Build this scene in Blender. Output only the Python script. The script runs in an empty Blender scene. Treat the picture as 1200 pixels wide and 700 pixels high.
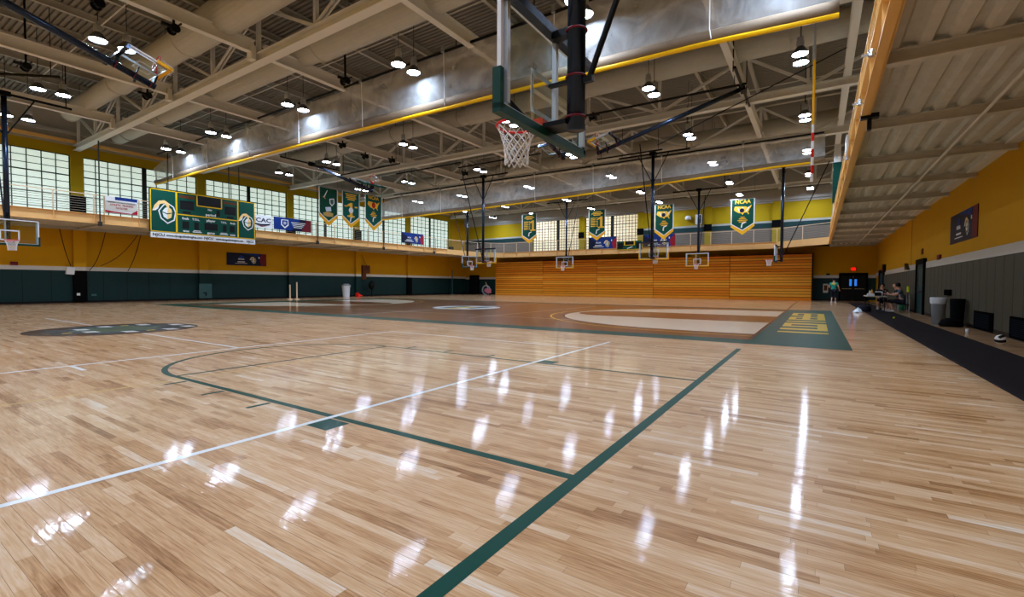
import bpy, bmesh, math, random
from mathutils import Vector, Matrix
import numpy as np
random.seed(7)
PI = math.pi
sc = bpy.context.scene
C = sc.collection

# ---------------------------------------------------------------- camera
CAM = Vector((1.3063, -4.5162, 1.2403)); YAW, PITCH, ROLL, FPX = 0.5804, -0.0300, 0.0044, 545.6
Fv = Vector((-math.sin(YAW)*math.cos(PITCH), math.cos(YAW)*math.cos(PITCH), math.sin(PITCH)))
Rv = Vector((math.cos(YAW), math.sin(YAW), 0)); Uv = Rv.cross(Fv)
R2 = Rv*math.cos(ROLL) + Uv*math.sin(ROLL); U2 = Uv*math.cos(ROLL) - Rv*math.sin(ROLL)
cd = bpy.data.cameras.new('camera'); cam = bpy.data.objects.new('camera', cd); C.objects.link(cam)
cd.sensor_width = 36.0; cd.lens = FPX/1200*36; cd.clip_start = 0.05; cd.clip_end = 300
cam.matrix_world = Matrix(((R2.x, U2.x, -Fv.x, CAM.x), (R2.y, U2.y, -Fv.y, CAM.y), (R2.z, U2.z, -Fv.z, CAM.z), (0, 0, 0, 1)))
sc.camera = cam
# ---------------------------------------------------------------- world, exposure, lamp and window strength
w = bpy.data.worlds.new('world'); sc.world = w; w.use_nodes = True
w.node_tree.nodes['Background'].inputs[0].default_value = (.75, .85, 1, 1)
w.node_tree.nodes['Background'].inputs[1].default_value = 0.6
vs = sc.view_settings; vs.view_transform = 'Standard'; vs.look = 'None'; vs.gamma = 1; vs.use_curve_mapping = False
vs.exposure = 0.22
LAMP_POWER = 190.0
WINDOW_POWER = .66

# ---------------------------------------------------------------- materials
def s2l(c):
    return tuple(((v/255)/12.92 if v/255 <= .04045 else ((v/255+.055)/1.055)**2.4) for v in c)
MATS = {}
def nd(nt, t, **kw):
    n = nt.nodes.new(t)
    for k, v in kw.items():
        if hasattr(n, k): setattr(n, k, v)
    return n
def mat(name, rgb, rough=.6, metal=0, var=.12, vscale=3.0, bump=0, bscale=60, coat=0, emit=None, estr=0, stretch=(1, 1, 1), lin=False, spec=.2):
    m = bpy.data.materials.new(name); m.use_nodes = True; nt = m.node_tree; b = nt.nodes['Principled BSDF']
    col = rgb if lin else s2l(rgb)
    b.inputs['Roughness'].default_value = rough; b.inputs['Metallic'].default_value = metal
    b.inputs['Specular IOR Level'].default_value = spec
    if coat: b.inputs['Coat Weight'].default_value = coat; b.inputs['Coat Roughness'].default_value = .08; b.inputs['Coat IOR'].default_value = 1.16; b.inputs['Specular IOR Level'].default_value = .08
    g = nd(nt, 'ShaderNodeNewGeometry'); mp = nd(nt, 'ShaderNodeMapping'); mp.inputs['Scale'].default_value = stretch
    nt.links.new(g.outputs['Position'], mp.inputs['Vector'])
    n = nd(nt, 'ShaderNodeTexNoise'); n.inputs['Scale'].default_value = vscale; n.inputs['Detail'].default_value = 6
    nt.links.new(mp.outputs[0], n.inputs['Vector'])
    mx = nd(nt, 'ShaderNodeMix', data_type='RGBA')
    mx.inputs[6].default_value = (*[v*(1-var) for v in col], 1); mx.inputs[7].default_value = (*[min(1, v*(1+var)) for v in col], 1)
    nt.links.new(n.outputs['Fac'], mx.inputs[0]); nt.links.new(mx.outputs[2], b.inputs['Base Color'])
    if bump:
        n2 = nd(nt, 'ShaderNodeTexNoise'); n2.inputs['Scale'].default_value = bscale; nt.links.new(g.outputs['Position'], n2.inputs['Vector'])
        bp = nd(nt, 'ShaderNodeBump'); bp.inputs['Strength'].default_value = bump; bp.inputs['Distance'].default_value = .01
        nt.links.new(n2.outputs['Fac'], bp.inputs['Height']); nt.links.new(bp.outputs[0], b.inputs['Normal'])
    if emit is not None:
        b.inputs['Emission Color'].default_value = (*s2l(emit), 1); b.inputs['Emission Strength'].default_value = estr
    MATS[name] = m; return m
def M(n): return MATS[n]

mat('yellow_wall', (204, 150, 8), .75, var=.06, vscale=1.2, bump=.25, bscale=90)
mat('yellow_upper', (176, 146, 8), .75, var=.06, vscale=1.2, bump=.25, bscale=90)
mat('white_stripe', (205, 200, 190), .7, var=.05)
mat('green_wall', (20, 50, 50), .6, var=.15, vscale=.8)
mat('green_panel', (62, 98, 98), .6)
mat('black_pad', (12, 12, 13), .8, spec=.05)
mat('olive_pad', (70, 65, 50), .7, var=.08, vscale=1.5)
mat('baseboard', (10, 10, 11), .5)
mat('steel_beige', (222, 220, 215), .6, var=.06, vscale=.7)
mat('steel_dark', (178, 175, 168), .6, var=.08)
mat('deck', (138, 134, 127), .7, var=.12, vscale=.5)
mat('duct', (192, 189, 179), .65, var=.07, vscale=4, bump=.3, bscale=120)
mat('soffit', (208, 205, 196), .9, var=.14, vscale=5, bump=.6, bscale=140)
mat('tan_paint', (232, 186, 122), .5, var=.05)
mat('gold_fascia', (240, 190, 112), .45, var=.05)
mat('rail_tan', (226, 200, 168), .45)
mat('cable_rail', (150, 140, 128), .4, metal=.4)
mat('bleacher', (236, 146, 42), .38, var=.28, vscale=6, stretch=(.25, 4, 6), coat=.3)
mat('bleacher_b', (244, 160, 54), .38, var=.25, vscale=6, stretch=(.25, 4, 6), coat=.3)
mat('bleacher_c', (224, 128, 32), .38, var=.25, vscale=6, stretch=(.25, 4, 6), coat=.3)
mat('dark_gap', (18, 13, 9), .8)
mat('louvre', (120, 108, 96), .7, stretch=(.2, 1, 14), var=.35, vscale=2)
mat('grey_band', (176, 172, 166), .7)
mat('green_band', (28, 58, 58), .6)
mat('black_metal', (22, 23, 26), .38, metal=.5, var=.1)
mat('mast_black', (46, 56, 74), .25, metal=.75, var=.1)
mat('alu', (176, 184, 192), .35, metal=.6, var=.05)
mat('white_frame', (226, 230, 236), .4, var=.02)
mat('pad_green', (2, 58, 48), .45, var=.08)
mat('pad_yellow', (240, 178, 22), .45, var=.05)
mat('rim_red', (214, 30, 24), .4)
mat('net_white', (236, 236, 234), .8)
mat('score_green', (0, 72, 58), .5, var=.05)
mat('gold', (238, 192, 16), .45, var=.03)
mat('display_black', (20, 20, 22), .3)
mat('display_brown', (96, 52, 28), .4)
mat('sign_white', (236, 238, 240), .5, var=.02)
mat('ink_dark', (18, 40, 44), .6)
mat('helmet_cream', (246, 208, 138), .5, var=.03)
mat('helmet_shade', (196, 160, 90), .5)
mat('banner_green', (8, 74, 56), .7, var=.08)
mat('banner_teal', (10, 88, 78), .7, var=.08)
mat('banner_gold', (246, 182, 30), .6, var=.04)
mat('letter_gold', (248, 196, 60), .6, var=.02)
mat('ncaa_blue', (18, 52, 128), .55, var=.1)
mat('ncaa_navy', (14, 22, 52), .5, var=.1)
mat('crimson', (166, 26, 44), .55, var=.1)
mat('maroon', (110, 26, 36), .55, var=.1)
mat('orange_red', (196, 48, 24), .55)
mat('curtain_vinyl', (128, 110, 90), .7, var=.2, vscale=2)
mat('curtain_yellow', (248, 196, 20), .5, var=.05)
mat('rubber_mat', (44, 40, 42), .95, spec=.05, var=.15, vscale=8, bump=.3, bscale=220)
mat('bin_grey', (150, 160, 170), .5, var=.05)
mat('bin_dark', (14, 17, 19), .8, spec=.05)
mat('bag_white', (220, 228, 236), .35)
mat('vent_black', (8, 8, 9), .9, spec=0)
mat('vent_grey', (26, 29, 34), .9, spec=0)
mat('door_dark', (14, 16, 18), .5)
mat('door_green', (26, 58, 56), .5)
mat('chrome', (190, 192, 196), .2, metal=1)
mat('skin', (208, 156, 130), .6, var=.05)
mat('hair_dark', (28, 22, 20), .7)
mat('shirt_teal', (24, 142, 124), .8, var=.08)
mat('shirt_grey', (62, 92, 104), .8, var=.08)
mat('shirt_black', (26, 28, 32), .8)
mat('cloth_navy', (24, 26, 40), .8)
mat('shoe_white', (214, 214, 216), .6)
mat('table_top', (190, 184, 172), .5)
mat('paper', (226, 230, 236), .7)
mat('tennis', (214, 230, 40), .8)
mat('ball_green', (36, 128, 92), .5)
mat('ball_white', (232, 230, 226), .45)
mat('ball_black', (22, 24, 28), .45)
mat('cone_red', (232, 40, 26), .5)
mat('paint_green', (0, 62, 48), .45, var=.1, vscale=4, stretch=(.3, 6, 1), coat=.3)
mat('paint_white', (232, 232, 230), .34, var=.05, coat=.6)
mat('faint_yellow', (206, 166, 96), .34, var=.1, coat=.6)
mat('logo_green', (66, 88, 68), .34, var=.2, coat=.5)
mat('paint_yellow', (230, 186, 40), .34, var=.08, coat=.6)
mat('paint_black', (20, 24, 24), .34, coat=.6)
mat('stain_brown', (118, 72, 36), .3, var=.35, vscale=5, stretch=(.12, 5, 1), coat=.7)
mat('stain_dark', (66, 44, 32), .3, var=.25, vscale=5, stretch=(.12, 5, 1), coat=.7)
mat('stain_cream', (224, 204, 176), .3, var=.08, vscale=5, stretch=(.12, 5, 1), coat=.7)
mat('wall_plain', (190, 182, 168), .8)
mat('pink', (206, 120, 140), .6)
mat('blue_pane', (40, 90, 190), .3, emit=(50, 130, 235), estr=.7)
mat('exit_red', (230, 20, 10), .4, emit=(255, 20, 8), estr=2.2)
mat('lamp_lens', (255, 255, 255), .4, emit=(208, 228, 255), estr=LAMP_POWER)
mat('lamp_glass', (96, 100, 106), .35, metal=.3)
mat('lamp_body', (170, 172, 174), .4, metal=.4)
mat('pane_left', (210, 222, 212), .5, emit=(216, 234, 220), estr=WINDOW_POWER)
mat('pane_back', (226, 214, 186), .5, emit=(250, 232, 192), estr=WINDOW_POWER*.95)
mat('mullion', (58, 68, 60), .6)
mat('mullion_dark', (34, 36, 32), .6)
mat('hanger_dark', (52, 52, 54), .5)

def glass():
    m = bpy.data.materials.new('board_glass'); m.use_nodes = True; nt = m.node_tree
    for n in list(nt.nodes): nt.nodes.remove(n)
    o = nd(nt, 'ShaderNodeOutputMaterial'); t = nd(nt, 'ShaderNodeBsdfTransparent'); t.inputs[0].default_value = (.90, .95, .94, 1)
    g = nd(nt, 'ShaderNodeBsdfGlossy'); g.inputs['Roughness'].default_value = .02; mx = nd(nt, 'ShaderNodeMixShader'); mx.inputs[0].default_value = .06; nt.links.new(t.outputs[0], mx.inputs[1]); nt.links.new(g.outputs[0], mx.inputs[2]); nt.links.new(mx.outputs[0], o.inputs[0])
    MATS['board_glass'] = m
glass()
def meshcloth():
    m = bpy.data.materials.new('curtain_mesh'); m.use_nodes = True; nt = m.node_tree
    for n in list(nt.nodes): nt.nodes.remove(n)
    o = nd(nt, 'ShaderNodeOutputMaterial'); t = nd(nt, 'ShaderNodeBsdfTransparent')
    d = nd(nt, 'ShaderNodeBsdfDiffuse'); d.inputs[0].default_value = (.68, .69, .69, 1); tr = nd(nt, 'ShaderNodeBsdfTranslucent'); tr.inputs[0].default_value = (.7, .7, .68, 1)
    a = nd(nt, 'ShaderNodeMixShader'); a.inputs[0].default_value = .4; nt.links.new(d.outputs[0], a.inputs[1]); nt.links.new(tr.outputs[0], a.inputs[2])
    g = nd(nt, 'ShaderNodeNewGeometry'); no = nd(nt, 'ShaderNodeTexNoise'); no.inputs['Scale'].default_value = 1.3; no.inputs['Detail'].default_value = 6; no.inputs['Distortion'].default_value = 1.2; nt.links.new(g.outputs['Position'], no.inputs['Vector'])
    mr = nd(nt, 'ShaderNodeMapRange'); mr.inputs[1].default_value = .3; mr.inputs[2].default_value = .7; mr.inputs[3].default_value = .3; mr.inputs[4].default_value = .56; nt.links.new(no.outputs['Fac'], mr.inputs[0])
    bu = nd(nt, 'ShaderNodeBump'); bu.inputs['Strength'].default_value = .8; bu.inputs['Distance'].default_value = .15; nt.links.new(no.outputs['Fac'], bu.inputs['Height']); nt.links.new(bu.outputs[0], d.inputs['Normal'])
    mx = nd(nt, 'ShaderNodeMixShader'); nt.links.new(mr.outputs[0], mx.inputs[0]); nt.links.new(t.outputs[0], mx.inputs[1]); nt.links.new(a.outputs[0], mx.inputs[2]); nt.links.new(mx.outputs[0], o.inputs[0])
    MATS['curtain_mesh'] = m
meshcloth()
def floorwood():
    m = bpy.data.materials.new('floor_wood'); m.use_nodes = True; nt = m.node_tree; b = nt.nodes['Principled BSDF']
    at = nd(nt, 'ShaderNodeAttribute', attribute_name='tone')
    g = nd(nt, 'ShaderNodeNewGeometry'); mp = nd(nt, 'ShaderNodeMapping'); mp.inputs['Scale'].default_value = (1.4, 26, 1)
    nt.links.new(g.outputs['Position'], mp.inputs[0])
    gr = nd(nt, 'ShaderNodeTexNoise'); gr.inputs['Scale'].default_value = 3.6; gr.inputs['Detail'].default_value = 9; gr.inputs['Distortion'].default_value = .6; nt.links.new(mp.outputs[0], gr.inputs['Vector'])
    big = nd(nt, 'ShaderNodeTexNoise'); big.inputs['Scale'].default_value = 1.1; big.inputs['Detail'].default_value = 4; nt.links.new(g.outputs['Position'], big.inputs['Vector'])
    # tone + grain + wear
    a1 = nd(nt, 'ShaderNodeMath', operation='MULTIPLY_ADD'); a1.inputs[1].default_value = .85; nt.links.new(gr.outputs['Fac'], a1.inputs[0]); nt.links.new(at.outputs['Fac'], a1.inputs[2])
    a2 = nd(nt, 'ShaderNodeMath', operation='MULTIPLY_ADD'); a2.inputs[1].default_value = .5; nt.links.new(big.outputs['Fac'], a2.inputs[0]); nt.links.new(a1.outputs[0], a2.inputs[2])
    a3 = nd(nt, 'ShaderNodeMath', operation='SUBTRACT'); a3.inputs[1].default_value = .67; nt.links.new(a2.outputs[0], a3.inputs[0])
    cr = nd(nt, 'ShaderNodeValToRGB'); e = cr.color_ramp.elements
    e[0].position = 0; e[0].color = (*s2l((118, 76, 42)), 1); e[1].position = 1; e[1].color = (*s2l((226, 214, 198)), 1)
    for p, c in ((.22, (162, 114, 70)), (.45, (198, 152, 106)), (.68, (214, 175, 135)), (.85, (222, 194, 164))):
        x = e.new(p); x.color = (*s2l(c), 1)
    nt.links.new(a3.outputs[0], cr.inputs[0]); nt.links.new(cr.outputs[0], b.inputs['Base Color'])
    b.inputs['Roughness'].default_value = .36; b.inputs['Specular IOR Level'].default_value = .08
    b.inputs['Coat Weight'].default_value = .8; b.inputs['Coat Roughness'].default_value = .05; b.inputs['Coat IOR'].default_value = 1.115
    mp2 = nd(nt, 'ShaderNodeMapping'); mp2.inputs['Scale'].default_value = (2.0, 9, 1); nt.links.new(g.outputs['Position'], mp2.inputs[0])
    n2 = nd(nt, 'ShaderNodeTexNoise'); n2.inputs['Scale'].default_value = 5; n2.inputs['Detail'].default_value = 3; nt.links.new(mp2.outputs[0], n2.inputs['Vector'])
    bp = nd(nt, 'ShaderNodeBump'); bp.inputs['Strength'].default_value = .1; bp.inputs['Distance'].default_value = .006
    nt.links.new(n2.outputs['Fac'], bp.inputs['Height']); nt.links.new(bp.outputs[0], b.inputs['Normal']); nt.links.new(bp.outputs[0], b.inputs['Coat Normal'])
    MATS['floor_wood'] = m
floorwood()

# ---------------------------------------------------------------- mesh builder
class MB:
    def __init__(s): s.v = []; s.f = []
    def add(s, vs, fs):
        n = len(s.v); s.v += [tuple(v) for v in vs]; s.f += [tuple(n+i for i in f) for f in fs]; return s
    def box(s, x0, y0, z0, x1, y1, z1):
        x0, x1 = min(x0, x1), max(x0, x1); y0, y1 = min(y0, y1), max(y0, y1); z0, z1 = min(z0, z1), max(z0, z1)
        return s.add([(x0, y0, z0), (x1, y0, z0), (x1, y1, z0), (x0, y1, z0), (x0, y0, z1), (x1, y0, z1), (x1, y1, z1), (x0, y1, z1)],
                     [(0, 3, 2, 1), (4, 5, 6, 7), (0, 1, 5, 4), (1, 2, 6, 5), (2, 3, 7, 6), (3, 0, 4, 7)])
    def bar(s, a, b, w, h, up=(0, 0, 1)):
        a, b = Vector(a), Vector(b); d = (b-a).normalized(); u = Vector(up)
        if abs(d.dot(u)) > .99: u = Vector((1, 0, 0))
        r = d.cross(u).normalized(); u = r.cross(d)
        q = [(-1, -1), (1, -1), (1, 1), (-1, 1)]
        vs = [p + r*(i*w/2) + u*(j*h/2) for p in (a, b) for i, j in q]
        return s.add(vs, [(3, 2, 1, 0), (4, 5, 6, 7), (0, 1, 5, 4), (1, 2, 6, 5), (2, 3, 7, 6), (3, 0, 4, 7)])
    def ibeam(s, a, b, w, h, t=.03):
        a, b = Vector(a), Vector(b)   # a, b = bottom centre line
        z = Vector((0, 0, 1)); s.bar(a+z*t/2, b+z*t/2, w, t); s.bar(a+z*(h-t/2), b+z*(h-t/2), w, t); s.bar(a+z*h/2, b+z*h/2, t, h-2*t); return s
    def tube(s, pts, r, n=8, cap=True, close=False):
        pts = [Vector(p) for p in pts]; rings = []; prev = None
        rr = r if isinstance(r, (list, tuple)) else [r]*len(pts)
        for i, p in enumerate(pts):
            if close: d = (pts[(i+1) % len(pts)] - pts[i-1])
            else: d = pts[min(i+1, len(pts)-1)] - pts[max(i-1, 0)]
            d.normalize()
            if prev is None:
                u = Vector((0, 0, 1)) if abs(d.z) < .9 else Vector((1, 0, 0)); x = d.cross(u).normalized()
            else:
                x = (prev - d*prev.dot(d)).normalized()
            prev = x; y = d.cross(x)
            rings.append([p + (x*math.cos(2*PI*k/n) + y*math.sin(2*PI*k/n))*rr[i] for k in range(n)])
        vs = [v for R in rings for v in R]; fs = []; L = len(rings)
        for i in range(L if close else L-1):
            j = (i+1) % L
            for k in range(n): fs.append((i*n+k, i*n+(k+1) % n, j*n+(k+1) % n, j*n+k))
        if cap and not close: fs += [tuple(range(n-1, -1, -1)), tuple((L-1)*n+k for k in range(n))]
        return s.add(vs, fs)
    def lathe(s, prof, c=(0, 0, 0), n=16, cap=True):
        vs = [(c[0]+r*math.cos(2*PI*k/n), c[1]+r*math.sin(2*PI*k/n), c[2]+z) for r, z in prof for k in range(n)]; fs = []
        for i in range(len(prof)-1):
            for k in range(n): fs.append((i*n+k, i*n+(k+1) % n, (i+1)*n+(k+1) % n, (i+1)*n+k))
        if cap: fs += [tuple(range(n-1, -1, -1)), tuple((len(prof)-1)*n+k for k in range(n))]
        return s.add(vs, fs)
    def sphere(s, c, r, n=16, m=10, sz=1):
        return s.lathe([(max(r*math.sin(PI*i/m), r*.02), -r*math.cos(PI*i/m)*sz) for i in range(m+1)], c, n)
    def prism(s, pts, O, U, V, N, d0, d1):
        O, U, V, N = map(Vector, (O, U, V, N)); n = len(pts)
        vs = [O+U*p[0]+V*p[1]+N*d for d in (d0, d1) for p in pts]
        return s.add(vs, [tuple(range(n-1, -1, -1)), tuple(range(n, 2*n))] + [(i, (i+1) % n, n+(i+1) % n, n+i) for i in range(n)])
WL = {}
def wloc(o): return WL.get(o.name, Vector((0, 0, 0))) if o else Vector((0, 0, 0))
def obj(name, mb, m, parent=None, smooth=False, local=False):
    me = bpy.data.meshes.new(name); off = Vector((0, 0, 0)) if local else wloc(parent)
    me.from_pydata([(v[0]-off.x, v[1]-off.y, v[2]-off.z) for v in mb.v], [], mb.f)
    if m: me.materials.append(M(m) if isinstance(m, str) else m)
    if smooth: me.polygons.foreach_set('use_smooth', [True]*len(me.polygons))
    bm = bmesh.new(); bm.from_mesh(me); bmesh.ops.recalc_face_normals(bm, faces=bm.faces); bm.to_mesh(me); bm.free()
    o = bpy.data.objects.new(name, me); C.objects.link(o)
    if parent is not None: o.parent = parent; WL[o.name] = off
    return o
def tag(o, label=None, cat=None, group=None, kind=None):
    if label: o['label'] = label
    if cat: o['category'] = cat
    if group: o['group'] = group
    if kind: o['kind'] = kind
    return o
def thing(name, label, cat, loc=(0, 0, 0), group=None, kind=None):
    o = bpy.data.objects.new(name, None); C.objects.link(o); o.location = loc; WL[o.name] = Vector(loc); o.empty_display_size = .1
    return tag(o, label, cat, group, kind)
def struct(name, label, loc=(0, 0, 0)):
    return thing(name, label, None, loc, None, 'structure')
def smesh(name, mb, m, label=None, parent=None):
    o = obj(name, mb, m, parent)
    if parent is None: o['kind'] = 'structure'
    if label: o['label'] = label
    return o
def copy_tree(o, parent=None):
    c = o.copy(); C.objects.link(c); c.parent = parent
    for ch in o.children: copy_tree(ch, c)
    return c
def text_mb(body, size, O, U, V, N, d, align='CENTER', width=None, thick=.004):
    cu = bpy.data.curves.new('t', 'FONT'); cu.body = body; cu.size = size; cu.align_x = align; cu.align_y = 'CENTER'; cu.resolution_u = 2; cu.offset = size*.025
    o = bpy.data.objects.new('t', cu); C.objects.link(o); bpy.context.view_layer.update()
    me = bpy.data.meshes.new_from_object(o.evaluated_get(bpy.context.evaluated_depsgraph_get()))
    C.objects.unlink(o); bpy.data.objects.remove(o)
    O, U, V, N = map(Vector, (O, U, V, N)); k = 1
    xs = [v.co.x for v in me.vertices]
    if width and xs: k = width/max(max(xs)-min(xs), 1e-6)
    mb = MB(); mb.add([O+U*(v.co.x*k)+V*v.co.y+N*d for v in me.vertices], [tuple(p.vertices) for p in me.polygons])
    # give the letters a little depth
    n0 = len(mb.v); mb.v += [tuple(Vector(v)-N*thick) for v in mb.v[:n0]]
    ec = {}
    for f in list(mb.f):
        for i in range(len(f)):
            e = (f[i], f[(i+1) % len(f)]); ec[e] = 1
    for (a, b) in ec:
        if (b, a) not in ec: mb.f.append((a, b, b+n0, a+n0))
    bpy.data.meshes.remove(me); return mb
ORD = ['first', 'second', 'third', 'fourth', 'fifth', 'sixth', 'seventh', 'eighth', 'ninth', 'tenth', 'eleventh', 'twelfth', 'thirteenth', 'fourteenth']

# ---------------------------------------------------------------- plan
XL, XR, YB, Y0 = -37.1, 5.25, 43.0, -14.0
PY = [-9.05, -2.05, 4.95, 11.9, 18.85, 25.85, 32.8, 39.9]      # column lines
PX = [-30.1, -23.15, -16.15, -9.15, -1.6]                       # roof beam lines
DECKZ = 11.95

# ================================================================ FLOOR
floor = smesh('floor', MB().box(XL-.3, Y0, -.1, XR+.3, YB+.3, -.003), 'stain_dark', 'varnished maple strip floor of the sports hall with painted court lines')
rng = np.random.RandomState(3)
BW = .058
verts = []; tones = []; cand = []
r = 0
for r in range(int((YB-Y0)/BW)):
    y = Y0 + r*BW
    L = rng.uniform(.25, 1.15, 110); xs = XL + np.concatenate([[0], np.cumsum(L)]) - rng.rand()*.8
    xs = xs[(xs < XR+1.2)]; xs = np.clip(xs, XL, XR)
    xs = np.unique(xs)
    t = np.clip(rng.normal(.5, .095, len(xs)-1), .02, .98)
    odd = rng.rand(len(t)); t[odd < .045] = rng.uniform(.66, .84, (odd < .045).sum()); t[odd > .94] = rng.uniform(.2, .34, (odd > .94).sum())
    verts.append((y, xs)); tones.append(t)
NEAR = []
cx, cy = CAM.x, CAM.y
for ri, (y, xs) in enumerate(verts):
    if y > 2 or y < -4.2: continue
    for i in range(len(xs)-1):
        mx, my = (xs[i]+xs[i+1])/2, y+BW/2
        p = Vector((mx, my, 0))-CAM; dep = p.dot(Fv)
        if dep < .5: continue
        px, py = 600+FPX*p.dot(R2)/dep, 350-FPX*p.dot(U2)/dep
        if -60 < px < 1260 and py < 760: NEAR.append((p.length, ri, i))
NEAR.sort(); NEAR = {(a, b) for _, a, b in NEAR[:300]}
V = []; Fa = []; T = []
g_ = .0004
seam = rng.rand(len(verts)) < .09
for ri, (y, xs) in enumerate(verts):
    for i in range(len(xs)-1):
        if (ri, i) in NEAR:
            gs = .0013 if seam[ri] else g_; x0, x1, y0, y1 = xs[i]+g_, xs[i+1]-g_, y+gs, y+BW-g_; b = .0006
            vs_ = [(x0, y0, -.003), (x1, y0, -.003), (x1, y1, -.003), (x0, y1, -.003), (x0, y0, -b), (x1, y0, -b), (x1, y1, -b), (x0, y1, -b),
                   (x0+b, y0+b, 0), (x1-b, y0+b, 0), (x1-b, y1-b, 0), (x0+b, y1-b, 0)]
            me = bpy.data.meshes.new('board')
            me.from_pydata(vs_, [], [(8, 9, 10, 11)] + [(k, (k+1) % 4, 4+(k+1) % 4, 4+k) for k in range(4)] + [(4+k, 4+(k+1) % 4, 8+(k+1) % 4, 8+k) for k in range(4)])
            at = me.attributes.new('tone', 'FLOAT', 'FACE'); at.data.foreach_set('value', [float(tones[ri][i])]*9)
            me.materials.append(M('floor_wood')); o = bpy.data.objects.new('board', me); C.objects.link(o); o.parent = floor
        else:
            n = len(V); gs = .0013 if seam[ri] else g_; V += [(xs[i]+g_, y+gs, 0), (xs[i+1]-g_, y+gs, 0), (xs[i+1]-g_, y+BW-g_, 0), (xs[i]+g_, y+BW-g_, 0)]; Fa.append((n, n+1, n+2, n+3)); T.append(float(tones[ri][i]))
me = bpy.data.meshes.new('floor_boards'); me.from_pydata(V, [], Fa); me.materials.append(M('floor_wood'))
me.attributes.new('tone', 'FLOAT', 'FACE').data.foreach_set('value', T)
fb = bpy.data.objects.new('floor_boards', me); C.objects.link(fb); fb.parent = floor; fb['kind'] = 'stuff'

def paint(name, polys, m, z):
    mb = MB()
    for p in polys: mb.prism(p, (0, 0, z), (1, 0, 0), (0, 1, 0), (0, 0, 1), -.0003, 0)
    return obj(name, mb, m, floor)
def rc(x0, x1, y0, y1): return [(x0, y0), (x1, y0), (x1, y1), (x0, y1)]
def strip(path, wd):   # a line of given width along a polyline, as quads
    out = []; n = len(path); L = []; R = []
    for i, p in enumerate(path):
        a = Vector(path[max(i-1, 0)]); b = Vector(path[min(i+1, n-1)]); d = (b-a).normalized(); nr = Vector((-d.y, d.x))
        L.append(Vector(p)+nr*wd/2); R.append(Vector(p)-nr*wd/2)
    for i in range(n-1): out.append([tuple(L[i]), tuple(R[i]), tuple(R[i+1]), tuple(L[i+1])])
    return out
def arc(cx, cy, r, a0, a1, n=32): return [(cx+r*math.cos(a0+(a1-a0)*k/n), cy+r*math.sin(a0+(a1-a0)*k/n)) for k in range(n+1)]
LW = .075
# near court, green
paint('baseline', [rc(0, .09, -7.5, 5.55)], 'paint_green', .0012)
paint('lane_line', [rc(-5.83, 0, -1.86, -1.86+LW)], 'paint_green', .0012)
paint('lane_line', [rc(-5.83, 0, 1.82, 1.82+LW*.8)], 'paint_green', .0012)
paint('free_throw_line', [rc(-5.85, -5.79, -1.83, 1.86)], 'paint_green', .0014)
paint('free_throw_arc', strip(arc(-5.8, 0, 1.83, PI/2, PI*1.5), LW), 'paint_green', .0014)
for x, nm in ((-3.42, 'lane_tick'), (-4.38, 'lane_tick'), (-5.33, 'lane_tick')):
    paint(nm, [rc(x-.03, x+.03, -2.12, -1.88)], 'paint_green', .0012); paint(nm, [rc(x-.03, x+.03, 1.9, 2.14)], 'paint_green', .0012)
paint('lane_block', [rc(-2.42, -2.14, -2.12, -1.88)], 'paint_green', .0012)
paint('lane_block', [rc(-2.42, -2.14, 1.9, 2.14)], 'paint_green', .0012)
# white volleyball lines and faint yellow line
paint('volleyball_line', [rc(-2.48, -2.42, -8, 5.1)], 'paint_white', .0016)
paint('volleyball_line', [rc(-8.0, -7.93, -8, 3.95)], 'paint_white', .0010)
paint('volleyball_line', [rc(-21, -16.3, .05, .11), rc(-12.6, -7.95, .03, .09)], 'paint_white', .0010)
paint('volleyball_line', [rc(-8.0, -2.45, 3.88, 3.93)], 'paint_white', .0010)
paint('volleyball_line', [rc(-7.93, -7.35, -2.38, -2.32)], 'paint_white', .0010)
paint('yellow_line', [rc(-5.55, -5.5, -7, 1.0)], 'faint_yellow', .0008)
paint('thin_line', [rc(-2.4, 0, 4.98, 5.0)], 'paint_black', .0008)
# near centre logo
paint('centre_logo', [arc(-14.4, .1, 1.8, 0, 2*PI*.999, 48)], 'stain_dark', .0010)
paint('logo_field', [arc(-14.4, .1, .95, 0, 2*PI*.999, 40)], 'logo_green', .0014)
GL = []; WLm = []; YLm = []
for k, a in enumerate((20, 65, 110, 155, 200, 245, 290, 335)):
    a = math.radians(a); ux, uy = math.cos(a), math.sin(a); px_, py_ = -14.4+1.15*ux, .1+1.15*uy
    GL.append([(px_-.22, py_-.3), (px_+.22, py_-.3), (px_+.22, py_+.3), (px_-.22, py_+.3)])
    WLm.append([(px_-.22, py_+.3), (px_+.22, py_+.3), (px_+.3, py_+.55), (px_-.14, py_+.55)])
    if k % 3 == 0: YLm.append([(px_-.08, py_-.1), (px_+.08, py_-.1), (px_+.08, py_+.08), (px_-.08, py_+.08)])
paint('logo_letters', GL, 'ink_dark', .0018); paint('logo_letters', WLm, 'grey_band', .0018); paint('logo_letters', YLm, 'paint_yellow', .0022)
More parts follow.
